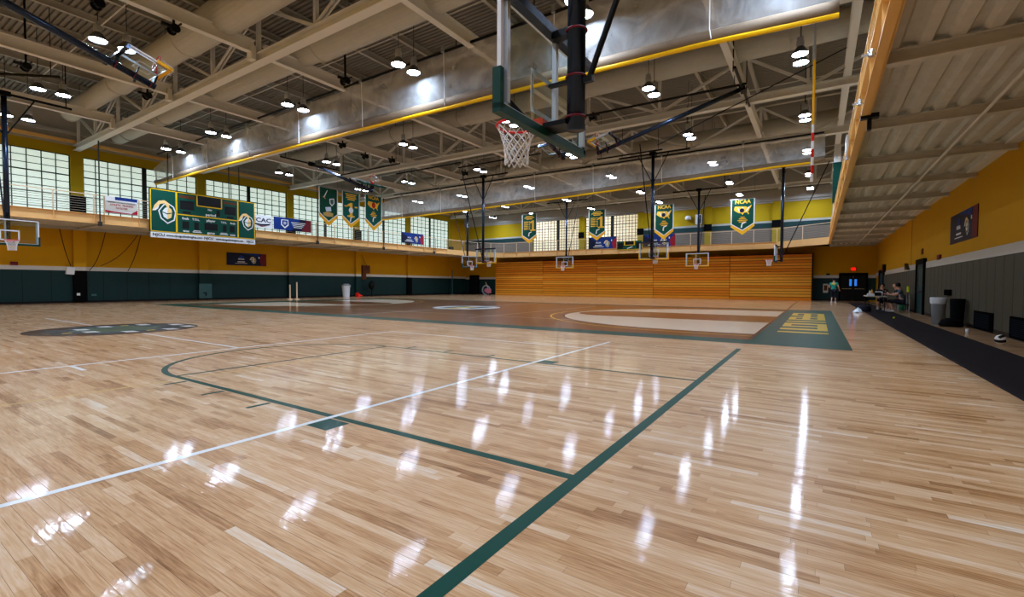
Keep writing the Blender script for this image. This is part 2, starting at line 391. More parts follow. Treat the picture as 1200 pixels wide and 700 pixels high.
# far court
CY = 15.0
paint('court_stain', [rc(-28.65, 0, 7.35, 22.65)], 'stain_brown', .0008)
paint('court_border', [rc(-30.55, 1.9, 6.5, 7.35)], 'paint_green', .0008)
paint('court_border', [rc(-30.55, 1.9, 22.65, 23.45)], 'paint_green', .0008)
paint('end_panel', [rc(.06, 1.9, 7.35, 22.65)], 'paint_green', .0008)
paint('end_panel', [rc(-30.55, -28.71, 7.35, 22.65)], 'paint_green', .0008)
for sx, x0 in ((1, 0.0), (-1, -28.65)):
    cxk = x0-1.6*sx
    A = arc(cxk, CY, 6.2, 1.5*PI, .5*PI, 40) if sx > 0 else arc(cxk, CY, 6.2, -.5*PI, .5*PI, 40)
    outl = [(x0, CY-6.2)] + A + [(x0, CY+6.2)]
    paint('three_point_area', [[outl[i], outl[i+1], (outl[i+1][0] if 0 else x0, outl[i+1][1]), (x0, outl[i][1])] for i in range(len(outl)-1)], 'stain_cream', .0012)
    B = arc(x0-5.79*sx, CY, 1.83, 1.5*PI, .5*PI, 24) if sx > 0 else arc(x0-5.79*sx, CY, 1.83, -.5*PI, .5*PI, 24)
    paint('key', [rc(min(x0, x0-5.79*sx), max(x0, x0-5.79*sx), CY-1.83, CY+1.83)] + [[B[i], B[i+1], (x0-5.79*sx, B[i+1][1]), (x0-5.79*sx, B[i][1])] for i in range(len(B)-1)], 'stain_brown', .0016)
    Y_ = arc(cxk, CY, 6.75, 1.5*PI, .5*PI, 44) if sx > 0 else arc(cxk, CY, 6.75, -.5*PI, .5*PI, 44)
    paint('three_point_line', strip([(x0, CY-6.75)] + Y_ + [(x0, CY+6.75)], .06), 'paint_yellow', .0014)
    paint('three_point_edge', strip([(x0, CY-6.24)] + [(cxk+(p[0]-cxk)*6.24/6.2, CY+(p[1]-CY)*6.24/6.2) for p in A] + [(x0, CY+6.24)], .06), 'paint_black', .0014)
paint('far_baseline', [rc(-.02, .06, 7.35, 40)], 'stain_dark', .0020)
paint('far_centre_line', [rc(-14.36, -14.3, 7.35, 22.65)], 'paint_white', .0012)
paint('far_centre_logo', [arc(-14.4, CY, 1.8, 0, 2*PI*.999, 48)], 'paint_white', .0018)
paint('far_logo_mark', [rc(-15.4, -14.9, CY-1.1, CY+1.1), rc(-14.0, -13.5, CY-.7, CY+1.3)], 'paint_green', .0022)
paint('far_logo_mark', [rc(-14.75, -14.15, CY-1.4, CY+.8)], 'paint_yellow', .0022)
paint('volleyball_line', [rc(-26, -2.2, 10.4, 10.46)], 'stain_cream', .0014)
paint('volleyball_line', [rc(-9.5, -9.44, 9, 21)], 'stain_cream', .0014)
LT = [(.42, 1.57, 9.85, 10.2), (.42, 1.57, 10.8, 11.35), (.42, 1.57, 11.95, 12.4), (.42, 1.57, 13.0, 13.6), (1.33, 1.57, 11.35, 11.95), (1.33, 1.57, 12.4, 13.0), (.42, .64, 12.4, 13.0),
      (.42, 1.57, 14.2, 14.75), (.42, 1.57, 15.4, 15.9), (.42, 1.57, 16.7, 17.2), (.42, 1.57, 18.0, 18.5), (.42, 1.57, 19.7, 20.2),
      (1.33, 1.57, 15.9, 16.7), (1.33, 1.57, 17.2, 18.0), (1.33, 1.57, 18.5, 19.7), (.85, 1.1, 15.9, 16.7), (.85, 1.1, 17.2, 18.0), (.85, 1.1, 18.5, 19.7), (.42, .65, 15.9, 16.7), (.42, .62, 18.5, 19.7)]
paint('floor_lettering', [rc(*q) for q in LT], 'paint_yellow', .0016)

# ================================================================ LEFT WALL
wl = smesh('wall_left', MB().box(XL-.3, Y0, 0, XL, YB+.3, 4.95), 'yellow_wall', 'long yellow side wall with dark green wainscot, white stripe and a window band above')
obj('wainscot', MB().box(XL, Y0, .12, XL+.03, YB, 1.98), 'green_wall', wl)
obj('stripe', MB().box(XL, Y0, 1.98, XL+.028, YB, 2.22), 'white_stripe', wl)
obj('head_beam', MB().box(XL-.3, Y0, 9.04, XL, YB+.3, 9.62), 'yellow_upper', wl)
obj('upper_course', MB().box(XL-.3, Y0, 9.62, XL-.02, YB+.3, 12.2), 'steel_dark', wl)
smesh('baseboard_left', MB().box(XL, Y0, 0, XL+.06, YB, .13), 'baseboard', 'black baseboard along the green wainscot of the left wall')
for k, y in enumerate(PY):
    dark = k in (2, 6)
    p = obj('pilaster', MB().box(XL, y-.3, 2.2, XL+.28, y+.3, 4.6), 'yellow_wall', wl)
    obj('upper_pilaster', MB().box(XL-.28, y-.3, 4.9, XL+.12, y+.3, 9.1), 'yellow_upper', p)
    obj('pilaster_stripe', MB().box(XL, y-.305, 1.98, XL+.285, y+.305, 2.21), 'white_stripe', p)
    obj('pilaster_base', MB().box(XL, y-.31, .1, XL+.29, y+.31, 1.98), 'black_pad' if dark else 'green_wall', p)
    obj('heater_grille', MB().box(XL+.1, y-.34, 5.0, XL+.32, y+.34, 6.55 if k in (2, 5) else 5.9), 'vent_black', p)
    if k == 3: obj('access_panel', MB().box(XL+.28, y-.36, .12, XL+.31, y+.5, 1.2), 'green_panel', p); obj('panel_handle', MB().box(XL+.31, y-.1, .5, XL+.34, y+.12, .56).box(XL+.31, y+.05, .3, XL+.34, y+.12, .5), 'black_metal', p)
for y in np.arange(-1.2, 11, 1.22):
    obj('wainscot_seam', MB().box(XL+.028, y-.012, .12, XL+.034, y+.012, 1.98), 'baseboard', wl)

WN = [0]
def window(axis, fix, a0, a1, z0, z1, cols, rows, pm, label, out=-1, single=False, pieces=True):
    WN[0] += 1; c0 = (a0+a1)/2
    wn = struct('window_%d' % WN[0], label, (fix, c0, z0) if axis == 'y' else (c0, fix, z0))
    def bx(mb, u0, u1, w0, w1, d0, d1):
        d0, d1 = fix+out*d0, fix+out*d1
        return mb.box(d0, u0, w0, d1, u1, w1) if axis == 'y' else mb.box(u0, d0, w0, u1, d1, w1)
    f = MB(); t = .045
    bx(f, a0, a1, z0, z0+t, .02, .18); bx(f, a0, a1, z1-t, z1, .02, .18); bx(f, a0, a0+t, z0, z1, .02, .18); bx(f, a1-t, a1, z0, z1, .02, .18)
    obj('window_frame', f, 'mullion_dark', wn)
    if single: obj('pane', bx(MB(), a0, a1, z0, z1, .1, .14), pm, wn); return wn
    g = MB(); W = (a1-a0)/cols; H = (z1-z0)/rows
    for i in range(1, cols): bx(g, a0+i*W-.024, a0+i*W+.024, z0, z1, .06, .15)
    for j in range(1, rows): tt = .036 if j == rows-3 else .018; bx(g, a0, a1, z0+j*H-tt, z0+j*H+tt, .055, .15)
    obj('glazing_bars', g, 'mullion', wn)
    if not pieces:
        obj('pane', bx(MB(), a0, a1, z0, z1, .1, .14), pm, wn); return wn
    pmesh = None
    for i in range(cols):
        for j in range(rows):
            if pmesh is None:
                mb = MB(); hw, hh = W/2-.01, H/2-.01
                mb.box(-.02, -hw, -hh, .02, hw, hh) if axis == 'y' else mb.box(-hw, -.02, -hh, hw, .02, hh)
                o = obj('pane', mb, pm, wn, local=True); pmesh = o.data
            else:
                o = bpy.data.objects.new('pane', pmesh); C.objects.link(o); o.parent = wn
            u = a0+(i+.5)*W; z = z0+(j+.5)*H; L_ = wloc(wn)
            o.location = (fix+out*.12-L_.x, u-L_.y, z-L_.z) if axis == 'y' else (u-L_.x, fix+out*.12-L_.y, z-L_.z)
    return wn
k = 0
for b in range(len(PY)-1):
    a0, a1 = PY[b]+.3, PY[b+1]-.3; mid = (a0+a1)/2
    if b == 0:
        window('y', XL, a0, a1, 4.95, 9.04, 5, 7, 'pane_left', 'window bay of the left wall beside and behind the viewer', single=True); continue
    for (u0, u1) in ((a0, mid-.08), (mid+.08, a1)):
        window('y', XL, u0, u1, 4.95, 9.04, 5, 10, 'pane_left', '%s gridded translucent window of the left wall counting away from the viewer' % ORD[k]); k += 1
    obj('mullion_post', MB().box(XL-.25, mid-.08, 4.95, XL+.02, mid+.08, 9.04), 'mullion_dark', wl)
obj('end_pier', MB().box(XL-.28, 40.2, 4.9, XL, YB+.3, 9.1), 'yellow_wall', wl)
obj('end_pier', MB().box(XL-.28, Y0, 4.9, XL, PY[0]-.3, 9.1), 'yellow_wall', wl)

# ================================================================ BACK WALL
wb = smesh('wall_back', MB().box(XL-.3, YB, 0, XR+.3, YB+.3, 5.15), 'yellow_wall', 'yellow end wall behind the wooden bleachers and the far balcony')
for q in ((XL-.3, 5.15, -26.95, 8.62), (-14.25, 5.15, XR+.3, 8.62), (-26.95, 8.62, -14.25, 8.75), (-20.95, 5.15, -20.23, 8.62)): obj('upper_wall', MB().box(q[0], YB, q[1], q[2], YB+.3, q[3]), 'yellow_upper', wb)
obj('wall_beam', MB().box(XL, YB-.35, 8.75, XR, YB+.3, 9.7).box(XL, YB-.1, 8.6, XR, YB, 8.75), 'grey_band', wb)
obj('upper_course', MB().box(XL-.3, YB, 9.7, XR+.3, YB+.3, 12.2), 'steel_dark', wb)
for x0, x1 in ((XL, -27.0), (-14.2, XR)):
    obj('green_band', MB().box(x0, YB-.06, 6.4, x1, YB, 6.84), 'green_band', wb)
    obj('white_band', MB().box(x0, YB-.05, 6.84, x1, YB, 7.02), 'grey_band', wb)
    obj('louvre_panel', MB().box(x0, YB-.04, 4.8, x1, YB, 6.4), 'louvre', wb)
for x in (-20.6, -14.0, -7.5, -1.85):
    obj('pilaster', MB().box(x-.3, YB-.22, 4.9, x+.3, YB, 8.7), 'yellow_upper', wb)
    obj('pilaster_pad', MB().box(x-.34, YB-.27, 6.4, x+.34, YB-.2, 7.05), 'black_pad', wb)
obj('wainscot', MB().box(XL, YB-.03, .1, -31.6, YB, 1.9).box(.95, YB-.03, .1, XR, YB, 1.9), 'green_wall', wb)
obj('stripe', MB().box(XL, YB-.028, 1.9, -31.6, YB, 2.14).box(.95, YB-.028, 1.9, XR, YB, 2.14), 'white_stripe', wb)
smesh('baseboard_back', MB().box(XL, YB-.06, 0, -31.6, YB, .12).box(.95, YB-.06, 0, 2.8, YB, .12), 'baseboard', 'black baseboard at the foot of the far end wall')
for n_, (u0, u1) in enumerate(((-26.9, -23.75), (-23.5, -20.97), (-20.2, -17.25), (-17.0, -14.28))):
    window('x', YB, u0, u1, 5.15, 8.62, 8, 11, 'pane_back', '%s cream gridded window from the left in the far end wall' % ORD[n_], out=1, pieces=False)
for x in (-23.62, -17.12): obj('mullion_post', MB().box(x-.12, YB-.03, 5.15, x+.12, YB+.2, 8.62), 'mullion_dark', wb)
# near wall behind the viewer
smesh('wall_near', MB().box(XL-.3, Y0-.3, 0, XR+.3, Y0, 12.2), 'yellow_wall', 'yellow end wall behind the viewer')

# ================================================================ RIGHT WALL
wr = smesh('wall_right', MB().box(XR, Y0, 0, XR+.3, YB+.3, 12.2), 'yellow_wall', 'yellow side wall under the balcony with white stripe and dark wall pads')
obj('stripe', MB().box(XR-.03, Y0, 2.04, XR, 37.0, 2.3).box(XR-.03, 40.3, 2.04, XR, YB, 2.3), 'white_stripe', wr)
obj('control_joint', MB().box(XR-.006, 26.3, 2.3, XR, 26.36, 4.75), 'baseboard', wr)
padm = None
y = -6.0
while y < 36.8:
    wdt = .69
    if not (21.9 < y+wdt*.5 < 24.4):
        if padm is None:
            a = .012; mb = MB()
            mb.add([(0, a, 0), (0, wdt-a, 0), (0, wdt-a, 1.93), (0, a, 1.93), (-.045, a, 0), (-.045, wdt-a, 0), (-.045, wdt-a, 1.93), (-.045, a, 1.93), (-.06, a+.02, .02), (-.06, wdt-a-.02, .02), (-.06, wdt-a-.02, 1.91), (-.06, a+.02, 1.91)],
                   [(8, 9, 10, 11)] + [(k, (k+1) % 4, 4+(k+1) % 4, 4+k) for k in range(4)] + [(4+k, 4+(k+1) % 4, 8+(k+1) % 4, 8+k) for k in range(4)])
            o = obj('wall_pad', mb, 'olive_pad', wr, local=True); padm = o.data
        else: o = bpy.data.objects.new('wall_pad', padm); C.objects.link(o); o.parent = wr
        o.location = (XR, y, .1)
    y += wdt
obj('pad_infill', MB().box(XR-.04, 21.3, .1, XR, 24.95, 2.03), 'olive_pad', wr)
smesh('baseboard_right', MB().box(XR-.07, Y0, 0, XR, 22.0, .1).box(XR-.07, 24.4, 0, XR, 37, .1), 'baseboard', 'black baseboard below the dark wall pads on the right')

def door_obj(n, label, O, U, N, wd, ht, frame='black_pad', leaf='door_green', double=False):
    O, U, N = Vector(O), Vector(U), Vector(N); Z = Vector((0, 0, 1)); d = struct('door_%d' % n, label, O)
    f = MB(); t = .12
    for p in ([(-wd/2-t, 0), (-wd/2, 0), (-wd/2, ht), (-wd/2-t, ht)], [(wd/2, 0), (wd/2+t, 0), (wd/2+t, ht), (wd/2, ht)], [(-wd/2-t, ht), (wd/2+t, ht), (wd/2+t, ht+.22), (-wd/2-t, ht+.22)]):
        f.prism(p, O, U, Z, N, 0, .12)
    obj('door_frame', f, frame, d)
    leaves = ((-wd/2, -.01), (.01, wd/2)) if double else ((-wd/2, wd/2),)
    for i, (a, b) in enumerate(leaves):
        lf = obj('door_leaf', MB().prism([(a, .01), (b, .01), (b, ht), (a, ht)], O, U, Z, N, .01, .06), leaf, d)
        hx = (b-.1 if i == 0 else a+.1)
        obj('handle', MB().prism([(a+.1, .98), (b-.1, .98), (b-.1, 1.04), (a+.1, 1.04)], O, U, Z, N, .07, .1), 'chrome', lf)
        if double: obj('pane', MB().prism([(hx-.14 if i == 0 else hx-.02, 1.25), (hx+.02 if i == 0 else hx+.14, 1.25), (hx+.02 if i == 0 else hx+.14, 1.8), (hx-.14 if i == 0 else hx-.02, 1.8)], O, U, Z, N, .055, .07), 'blue_pane', lf)
        else: obj('pane', MB().prism([(hx-.22, 1.2), (hx-.06, 1.2), (hx-.06, 1.8), (hx-.22, 1.8)], O, U, Z, N, .055, .07), 'display_black', lf)
    return d
door_obj(1, 'dark green side door with black frame between wall pads', (XR, 23.2, 0), (0, 1, 0), (-1, 0, 0), 1.7, 2.25)
door_obj(2, 'far dark door at the end of the right wall', (XR, 38.6, 0), (0, 1, 0), (-1, 0, 0), 2.6, 2.2)
door_obj(3, 'black double exit doors with two small blue panes in far corner', (3.75, YB, 0), (1, 0, 0), (0, -1, 0), 1.7, 2.1, leaf='door_dark', double=True)
door_obj(4, 'dark door in the far left corner behind the baskets', (-35.6, YB, 0), (1, 0, 0), (0, -1, 0), 1.3, 2.2, leaf='door_dark')

# ================================================================ ROOF
ce = MB(); prof = [(0, 0), (.115, 0), (.122, .085), (.193, .085), (.20, 0)]
pts = []
yy = Y0
while yy < YB:
    for u, h in prof[:-1]: pts.append((yy+u, DECKZ+h))
    yy += .20
n = len(pts)
ce.add([(XL-.3, p[0], p[1]) for p in pts]+[(XR+.3, p[0], p[1]) for p in pts], [(i, i+1, n+i+1, n+i) for i in range(n-1)])
ce.box(XL-.3, Y0, DECKZ+.1, XR+.3, YB+.3, DECKZ+.2)
smesh('ceiling', ce, 'deck', 'ribbed metal roof deck of the hall')

def truss(y, label):
    t = thing('roof_truss', label, 'truss', (-16, y, 9.35), 'steel roof trusses')
    obj('bottom_chord', MB().ibeam((XL+.05, y, 9.35), (XR-.02, y, 9.35), .34, .32, .03), 'steel_beige', t)
    obj('top_chord', MB().ibeam((XL+.05, y, 11.45), (XR-.02, y, 11.45), .26, .22, .025), 'steel_dark', t)
    xs = [XL+.5] + sorted(PX + [(PX[i]+PX[i+1])/2 for i in range(4)] + [-33.6, 1.0]) + [XR-.4]
    for i, x in enumerate(xs):
        obj('web_post', MB().bar((x, y, 9.66), (x, y, 11.46), .13, .13), 'steel_beige', t)
        if i and x-xs[i-1] > 1.4:
            a, b = (xs[i-1], 9.7), (x, 11.42)
            if i % 2: a, b = (xs[i-1], 11.42), (x, 9.7)
            obj('web_diagonal', MB().bar((a[0], y-.06, a[1]), (b[0], y-.06, b[1]), .05, .09).bar((a[0], y+.06, a[1]), (b[0], y+.06, b[1]), .05, .09), 'steel_beige', t)
    return t
TR = ['steel roof truss directly behind the viewer', 'steel roof truss over the nearest court just above the viewer', 'nearest steel truss with bright bottom flange crossing the upper left', 'steel truss right behind the nearer raised curtain', 'steel truss beyond the first one behind the nearer curtain', 'steel truss just beyond the further raised curtain', 'second steel truss before the far end wall', 'steel truss closest to the far end wall']
for i, y in enumerate(PY): truss(y, TR[i])
BL = ['leftmost long steel roof beam running away from the viewer', 'second long steel roof beam from the left', 'third long steel roof beam from the left, crossing the ducts', 'fourth long steel roof beam from the left', 'fifth long steel roof beam from the left, right of the near basket', 'rightmost long steel roof beam above the balcony edge']
for i, x in enumerate(PX+[2.15]):
    t = thing('roof_beam', BL[i], 'beam', (x, 15, 9.68), 'long steel roof beams')
    for a, b in zip([Y0]+PY, PY+[YB-.35]):
        if b-a > .5: obj('beam_span', MB().ibeam((x, a+.18, 9.66), (x, b-.18, 9.66), .24, .46, .028), 'steel_beige', t)
    if i < 5:
        obj('stiffener', MB().box(x-.16, 4.6, 9.4, x+.16, 4.77, 9.9), 'steel_beige', t)
purl = [(XL+PX[0])/2] + [v for i in range(5) for v in ([PX[i], PX[i]-2.3, PX[i]+2.3])] + [3.6]
for i, x in enumerate(sorted(purl)):
    tag(obj('roof_purlin', MB().ibeam((x, Y0, 11.66), (x, YB, 11.66), .14, .28, .02), 'steel_dark'), '%s light roof purlin from the left, tight below the deck' % (ORD+['fifteenth', 'sixteenth', 'seventeenth', 'eighteenth'])[i], 'purlin', 'light roof purlins')
for i, y in enumerate([(PY[k]+PY[k+1])/2+.85 for k in range(7)]):
    tag(obj('bridging_rod', MB().tube([(XL+.2, y, 11.55), (XR-.2, y, 11.55)], .025, 6), 'steel_beige'), 'thin roof rod crossing the %s bay from the near end' % ORD[i], 'rod', 'thin rods below the roof purlins')
# ducts
def duct(label, y, z, segs):
    d = thing('air_duct', label, 'duct', (segs[0][0], y, z), 'round air ducts')
    for (x0, x1, r) in segs:
        obj('duct_section', MB().tube([(x0, y, z), (x1, y, z)], r, 28), 'duct', d, smooth=False)
        obj('collar', MB().tube([(x0-.04, y, z), (x0+.04, y, z)], r+.025, 28), 'duct', d)
    for x in np.arange(segs[-1][0]+1.5, segs[0][1], 5.3):
        obj('strap', MB().tube([(x-.02, y, z), (x+.02, y, z)], r+.05, 28), 'steel_dark', d)
        obj('hanger', MB().tube([(x, y, z+.4), (x, y, 11.7)], .012, 5), 'hanger_dark', d)
duct('round duct in the upper left, nearer of the two', 3.75, 10.5, [(-19, XR-.4, .58), (-26, -19, .5), (-33, -26, .42)])
duct('round duct in the upper left, closer to the raised curtain', 6.75, 10.5, [(-15, XR-.4, .58), (-24, -15, .5), (-36, -24, .42)])
duct('round duct above the middle of the hall', 16.0, 10.6, [(-15, XR-.4, .5), (-33, -15, .45)])
duct('round duct above the far part of the hall', 27.3, 10.6, [(-15, XR-.4, .5), (-33, -15, .45)])
# yellow brown strip beams near left wall
for i, z in enumerate((9.75, 10.25)):
    tag(obj('wall_strip_beam', MB().box(XL+.1, Y0, z, XL+.3, YB-.4, z+.18), 'gold_fascia' if i == 0 else 'steel_dark'), ('yellow' if i == 0 else 'brown') + ' strip beam along the head of the left windows', 'beam')

# ---------------------------------------------------------------- lamps
def make_lamp():
    t = thing('high_bay_lamp', 'x', 'lamp', (0, 0, 0), 'round high bay lamps')
    rf = obj('reflector', MB().lathe([(.245, .0), (.25, .015), (.22, .09), (.15, .2), (.1, .26), (.09, .26), (.14, .195), (.21, .085), (.235, .015)], n=20, cap=False), 'lamp_glass', t, True, True)
    obj('lens', MB().lathe([(.235, .03), (.2, .02), (.05, .005), (.005, .005)], n=18, cap=False), 'lamp_lens', rf, False, True)
    obj('ballast', MB().lathe([(.1, .26), (.12, .3), (.12, .46), (.07, .5)], n=14).box(-.1, -.04, .5, .1, .04, .58), 'lamp_body', t, False, True)
    obj('conduit', MB().tube([(0, 0, .55), (0, 0, 2.83)], .012, 6), 'hanger_dark', t, False, True)
    return t
LX = [-31.05, -25.55, -18.5, -11.5, -4.55, .65]; LY = [-12.5, -5.6, 1.35, 7.85, 14.75, 21.6, 28.2, 35.0, 40.6]
ROWN = {0: 'row behind the viewer', 1: 'row above the viewer', 2: 'nearest visible row', 3: 'row at nearer curtain', 4: 'row beyond nearer curtain', 5: 'row over far court', 6: 'row past further curtain', 7: 'second-farthest row', 8: 'farthest row'}
lamp0 = make_lamp(); first = True
for j, y in enumerate(LY):
    for i, x in enumerate(LX):
        for s in (-1, 1):
            o = lamp0 if first else copy_tree(lamp0)
            first = False
            o.location = (x, y+s*.38, 9.15)
            o['label'] = 'high bay lamp, %s, %s pair from left, %s one' % (ROWN[j], ORD[i], 'nearer' if s < 0 else 'farther')
# ================================================================ BALCONIES
def balcony(name, label, path, zb, deck_poly, under='soffit', mesh_rail=False, gaps=(), fas='tan_paint'):
    """path: list of (x, y) corners of the front edge, zb: list of fascia bottom heights; panels of about 1.75 m"""
    b = struct(name, label, (path[0][0], path[0][1], zb[0]))
    Z = Vector((0, 0, 1)); Hf = .55
    for i in range(len(path)-1):
        a = Vector((*path[i], zb[i])); c = Vector((*path[i+1], zb[i+1])); L = (c-a).length; n = max(1, round(L/1.75)); d = (c-a)/n
        ctr = Vector(((deck_poly[0][0]+deck_poly[2][0])/2, (deck_poly[0][1]+deck_poly[2][1])/2, 0))
        nrm = Vector((d.y, -d.x, 0)).normalized()
        if nrm.dot(ctr-(a+c)/2) > 0: nrm = -nrm       # points into the hall
        for k in range(n):
            p, q = a+d*k, a+d*(k+1); e = (q-p).normalized()
            obj('fascia_panel', MB().add([v for h in (0, Hf) for v in (p+e*.01+Z*h, q-e*.01+Z*h, q-e*.01+Z*h-nrm*.03, p+e*.01+Z*h-nrm*.03)], [(0, 3, 2, 1), (4, 5, 6, 7), (0, 1, 5, 4), (1, 2, 6, 5), (2, 3, 7, 6), (3, 0, 4, 7)]), fas, b)
            obj('fascia_flange', MB().bar(p+nrm*.05+Z*.012, q+nrm*.05+Z*.012, .14, .024).bar(p+nrm*.05+Z*(Hf-.012), q+nrm*.05+Z*(Hf-.012), .14, .024), fas, b)
            obj('stiffener', MB().bar(p+nrm*.05+Z*.02, p+nrm*.05+Z*(Hf-.02), .025, .1, up=nrm), fas, b)
            if not mesh_rail:
                obj('rail_post', MB().bar(p+nrm*.02+Z*Hf, p+nrm*.02+Z*(Hf+1.08), .055, .055), 'rail_tan', b)
                obj('top_rail', MB().bar(p+nrm*.02+Z*(Hf+1.08), q+nrm*.02+Z*(Hf+1.08), .05, .05), 'rail_tan', b)
                m = MB()
                for r_ in range(1, 8): m.bar(p+nrm*.02+Z*(Hf+.13*r_), q+nrm*.02+Z*(Hf+.13*r_), .018, .022)
                obj('rail_cables', m, 'cable_rail', b)
            else:
                m = MB(); s = q-p
                for r_ in range(9): m.bar(p+Z*(Hf+.12*r_), q+Z*(Hf+.12*r_), .012, .012)
                for r_ in range(14): m.bar(p+s*(r_/14)+Z*Hf, p+s*(r_/14)+Z*(Hf+.96), .012, .012)
                obj('mesh_panel', m, 'gold_fascia', b)
                obj('rail_post', MB().bar(p+Z*Hf, p+Z*(Hf+1.05), .05, .05), 'gold_fascia', b)
                obj('top_rail', MB().bar(p+Z*(Hf+1.05), q+Z*(Hf+1.05), .05, .05), 'gold_fascia', b)
    zt = max(zb)
    return b
FXL = -33.3; FXR = 2.05
bl_ = balcony('balcony_left', 'tan balcony with cable railing along the left windows', [(FXL, Y0), (FXL, 4.72), (FXL, 5.18), (FXL, 11.8), (FXL, 12.2), (FXL, 18.8), (FXL, 25.8), (FXL, 35.0), (-31.8, 38.6)], [4.62]*7+[4.6, 4.45], [(XL, Y0), (FXL, Y0), (FXL, YB), (XL, YB)])
bb_ = balcony('balcony_back', 'tan balcony with cable railing across the far end wall', [(-31.8, 38.6), (-29.0, 40.0), (-1.6, 40.0), (FXR, 38.3)], [4.45, 4.34, 4.34, 4.42], [(XL, 40), (FXR, 40), (FXR, YB), (XL, YB)])
br_ = balcony('balcony_right', 'golden balcony edge with mesh railing along the right wall', [(FXR, 38.3), (FXR, Y0)], [4.42, 4.5], [(FXR, Y0), (XR, Y0), (XR, YB), (FXR, YB)], mesh_rail=True, fas='gold_fascia')
# decks: left, back
obj('deck', MB().box(XL, Y0, 4.64, FXL-.04, 35.0, 4.98).add([(XL, 35, 4.64), (FXL-.04, 35, 4.64), (-31.85, 38.7, 4.64), (-31.85, YB, 4.64), (XL, YB, 4.64), (XL, 35, 4.98), (FXL-.04, 35, 4.98), (-31.85, 38.7, 4.98), (-31.85, YB, 4.98), (XL, YB, 4.98)],
    [(4, 3, 2, 1, 0), (5, 6, 7, 8, 9), (0, 1, 6, 5), (1, 2, 7, 6), (2, 3, 8, 7), (3, 4, 9, 8), (4, 0, 5, 9)]), 'soffit', bl_)
for y in np.arange(-12.5, 36, 3.475): obj('deck_beam', MB().ibeam((XL+.02, y+.05, 4.5), (FXL-.05, y+.05, 4.5), .16, .15, .02), 'soffit', bl_)
obj('edge_channel', MB().box(XL+.28, Y0, 4.46, XL+.45, 35, 4.64), 'steel_dark', bl_)
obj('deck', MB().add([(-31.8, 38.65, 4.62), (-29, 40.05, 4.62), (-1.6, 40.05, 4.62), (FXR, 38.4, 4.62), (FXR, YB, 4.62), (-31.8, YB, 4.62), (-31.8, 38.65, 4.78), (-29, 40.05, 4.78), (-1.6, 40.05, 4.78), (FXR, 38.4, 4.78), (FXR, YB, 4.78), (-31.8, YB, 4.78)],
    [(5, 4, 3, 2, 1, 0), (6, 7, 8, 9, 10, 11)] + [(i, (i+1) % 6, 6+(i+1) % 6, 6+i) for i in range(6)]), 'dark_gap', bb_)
# right deck: ribs along the hall between beams
mb = MB(); pr_ = []
x = FXR+.04
while x < XR:
    pr_ += [(x, 4.72), (x+.14, 4.72), (x+.19, 4.8), (x+.31, 4.8)]; x += .36
n = len(pr_)
mb.add([(min(p[0], XR), Y0, p[1]) for p in pr_]+[(min(p[0], XR), YB, p[1]) for p in pr_], [(i, i+1, n+i+1, n+i) for i in range(n-1)])
mb.box(FXR-.02, Y0, 4.84, XR, YB, 4.98)
obj('deck', mb, 'soffit', br_)
for y in np.arange(-12.9, 43, 3.48):
    obj('deck_beam', MB().ibeam((FXR+.02, y-.05, 4.52), (XR-.02, y-.05, 4.52), .17, .2, .02), 'soffit', br_)
obj('ledger', MB().box(XR-.25, Y0, 4.66, XR, YB, 4.74), 'steel_beige', br_)
tag(obj('sprinkler_pipe', MB().tube([(3.82, Y0+.3, 4.46), (3.82, 41.6, 4.46)], .028, 8), 'steel_beige'), 'thin pale pipe under the right balcony', 'pipe')
tag(obj('edge_clamp', MB().box(FXR-.12, 6.6, 4.42, FXR+.16, 6.75, 4.5).box(FXR-.02, 6.62, 4.2, FXR+.05, 6.73, 4.42), 'black_metal'), 'small black clamp below the golden balcony edge', 'clamp')
for y, nm in ((3.95, 'near'), (6.1, 'middle'), (10.5, 'far')):
    tag(obj('edge_bracket', MB().tube([(FXR-.16, y, 4.53), (FXR-.16, y, 4.62)], .05, 10).bar((FXR-.28, y, 4.56), (FXR-.02, y, 4.56), .02, .03), 'chrome'), 'small chrome bracket on the golden balcony edge, %s one' % nm, 'bracket')
# green painted column at balcony edge + hangers
t = thing('column', 'grey column with green padding at the right balcony edge', 'column', (2.15, 29.6, 4.9))
obj('shaft', MB().box(1.98, 29.43, 4.9, 2.32, 29.77, 9.66), 'steel_beige', t)
obj('column_pad', MB().box(1.94, 29.39, 6.2, 2.36, 29.81, 8.6), 'pad_green', t)
for i, y in enumerate((-2.05, 4.95, 11.98, 18.85, 25.85, 32.8)):
    tag(obj('hanger_rod', MB().tube([(FXL+.12, y, 4.5), (FXL+.12, y, 9.36)], .035, 8).box(FXL+.02, y-.08, 4.5, FXL+.2, y+.08, 4.75), 'hanger_dark'), '%s dark balcony hanger rod on the left side, counting away from the viewer' % ORD[i], 'rod', 'balcony hanger rods')
tag(obj('cloth', MB().add([(FXR-.02, y_, z_) for y_, z_ in ((13.6, 6.0), (13.6, 5.0), (14.3, 5.1), (14.3, 6.0))]+[(FXR-.08, y_, z_) for y_, z_ in ((13.6, 6.0), (13.6, 5.0), (14.3, 5.1), (14.3, 6.0))], [(0, 1, 2, 3), (7, 6, 5, 4), (0, 4, 5, 1), (1, 5, 6, 2), (2, 6, 7, 3), (3, 7, 4, 0)]), 'bag_white'), 'pale cloth hung over the right balcony railing', 'cloth')

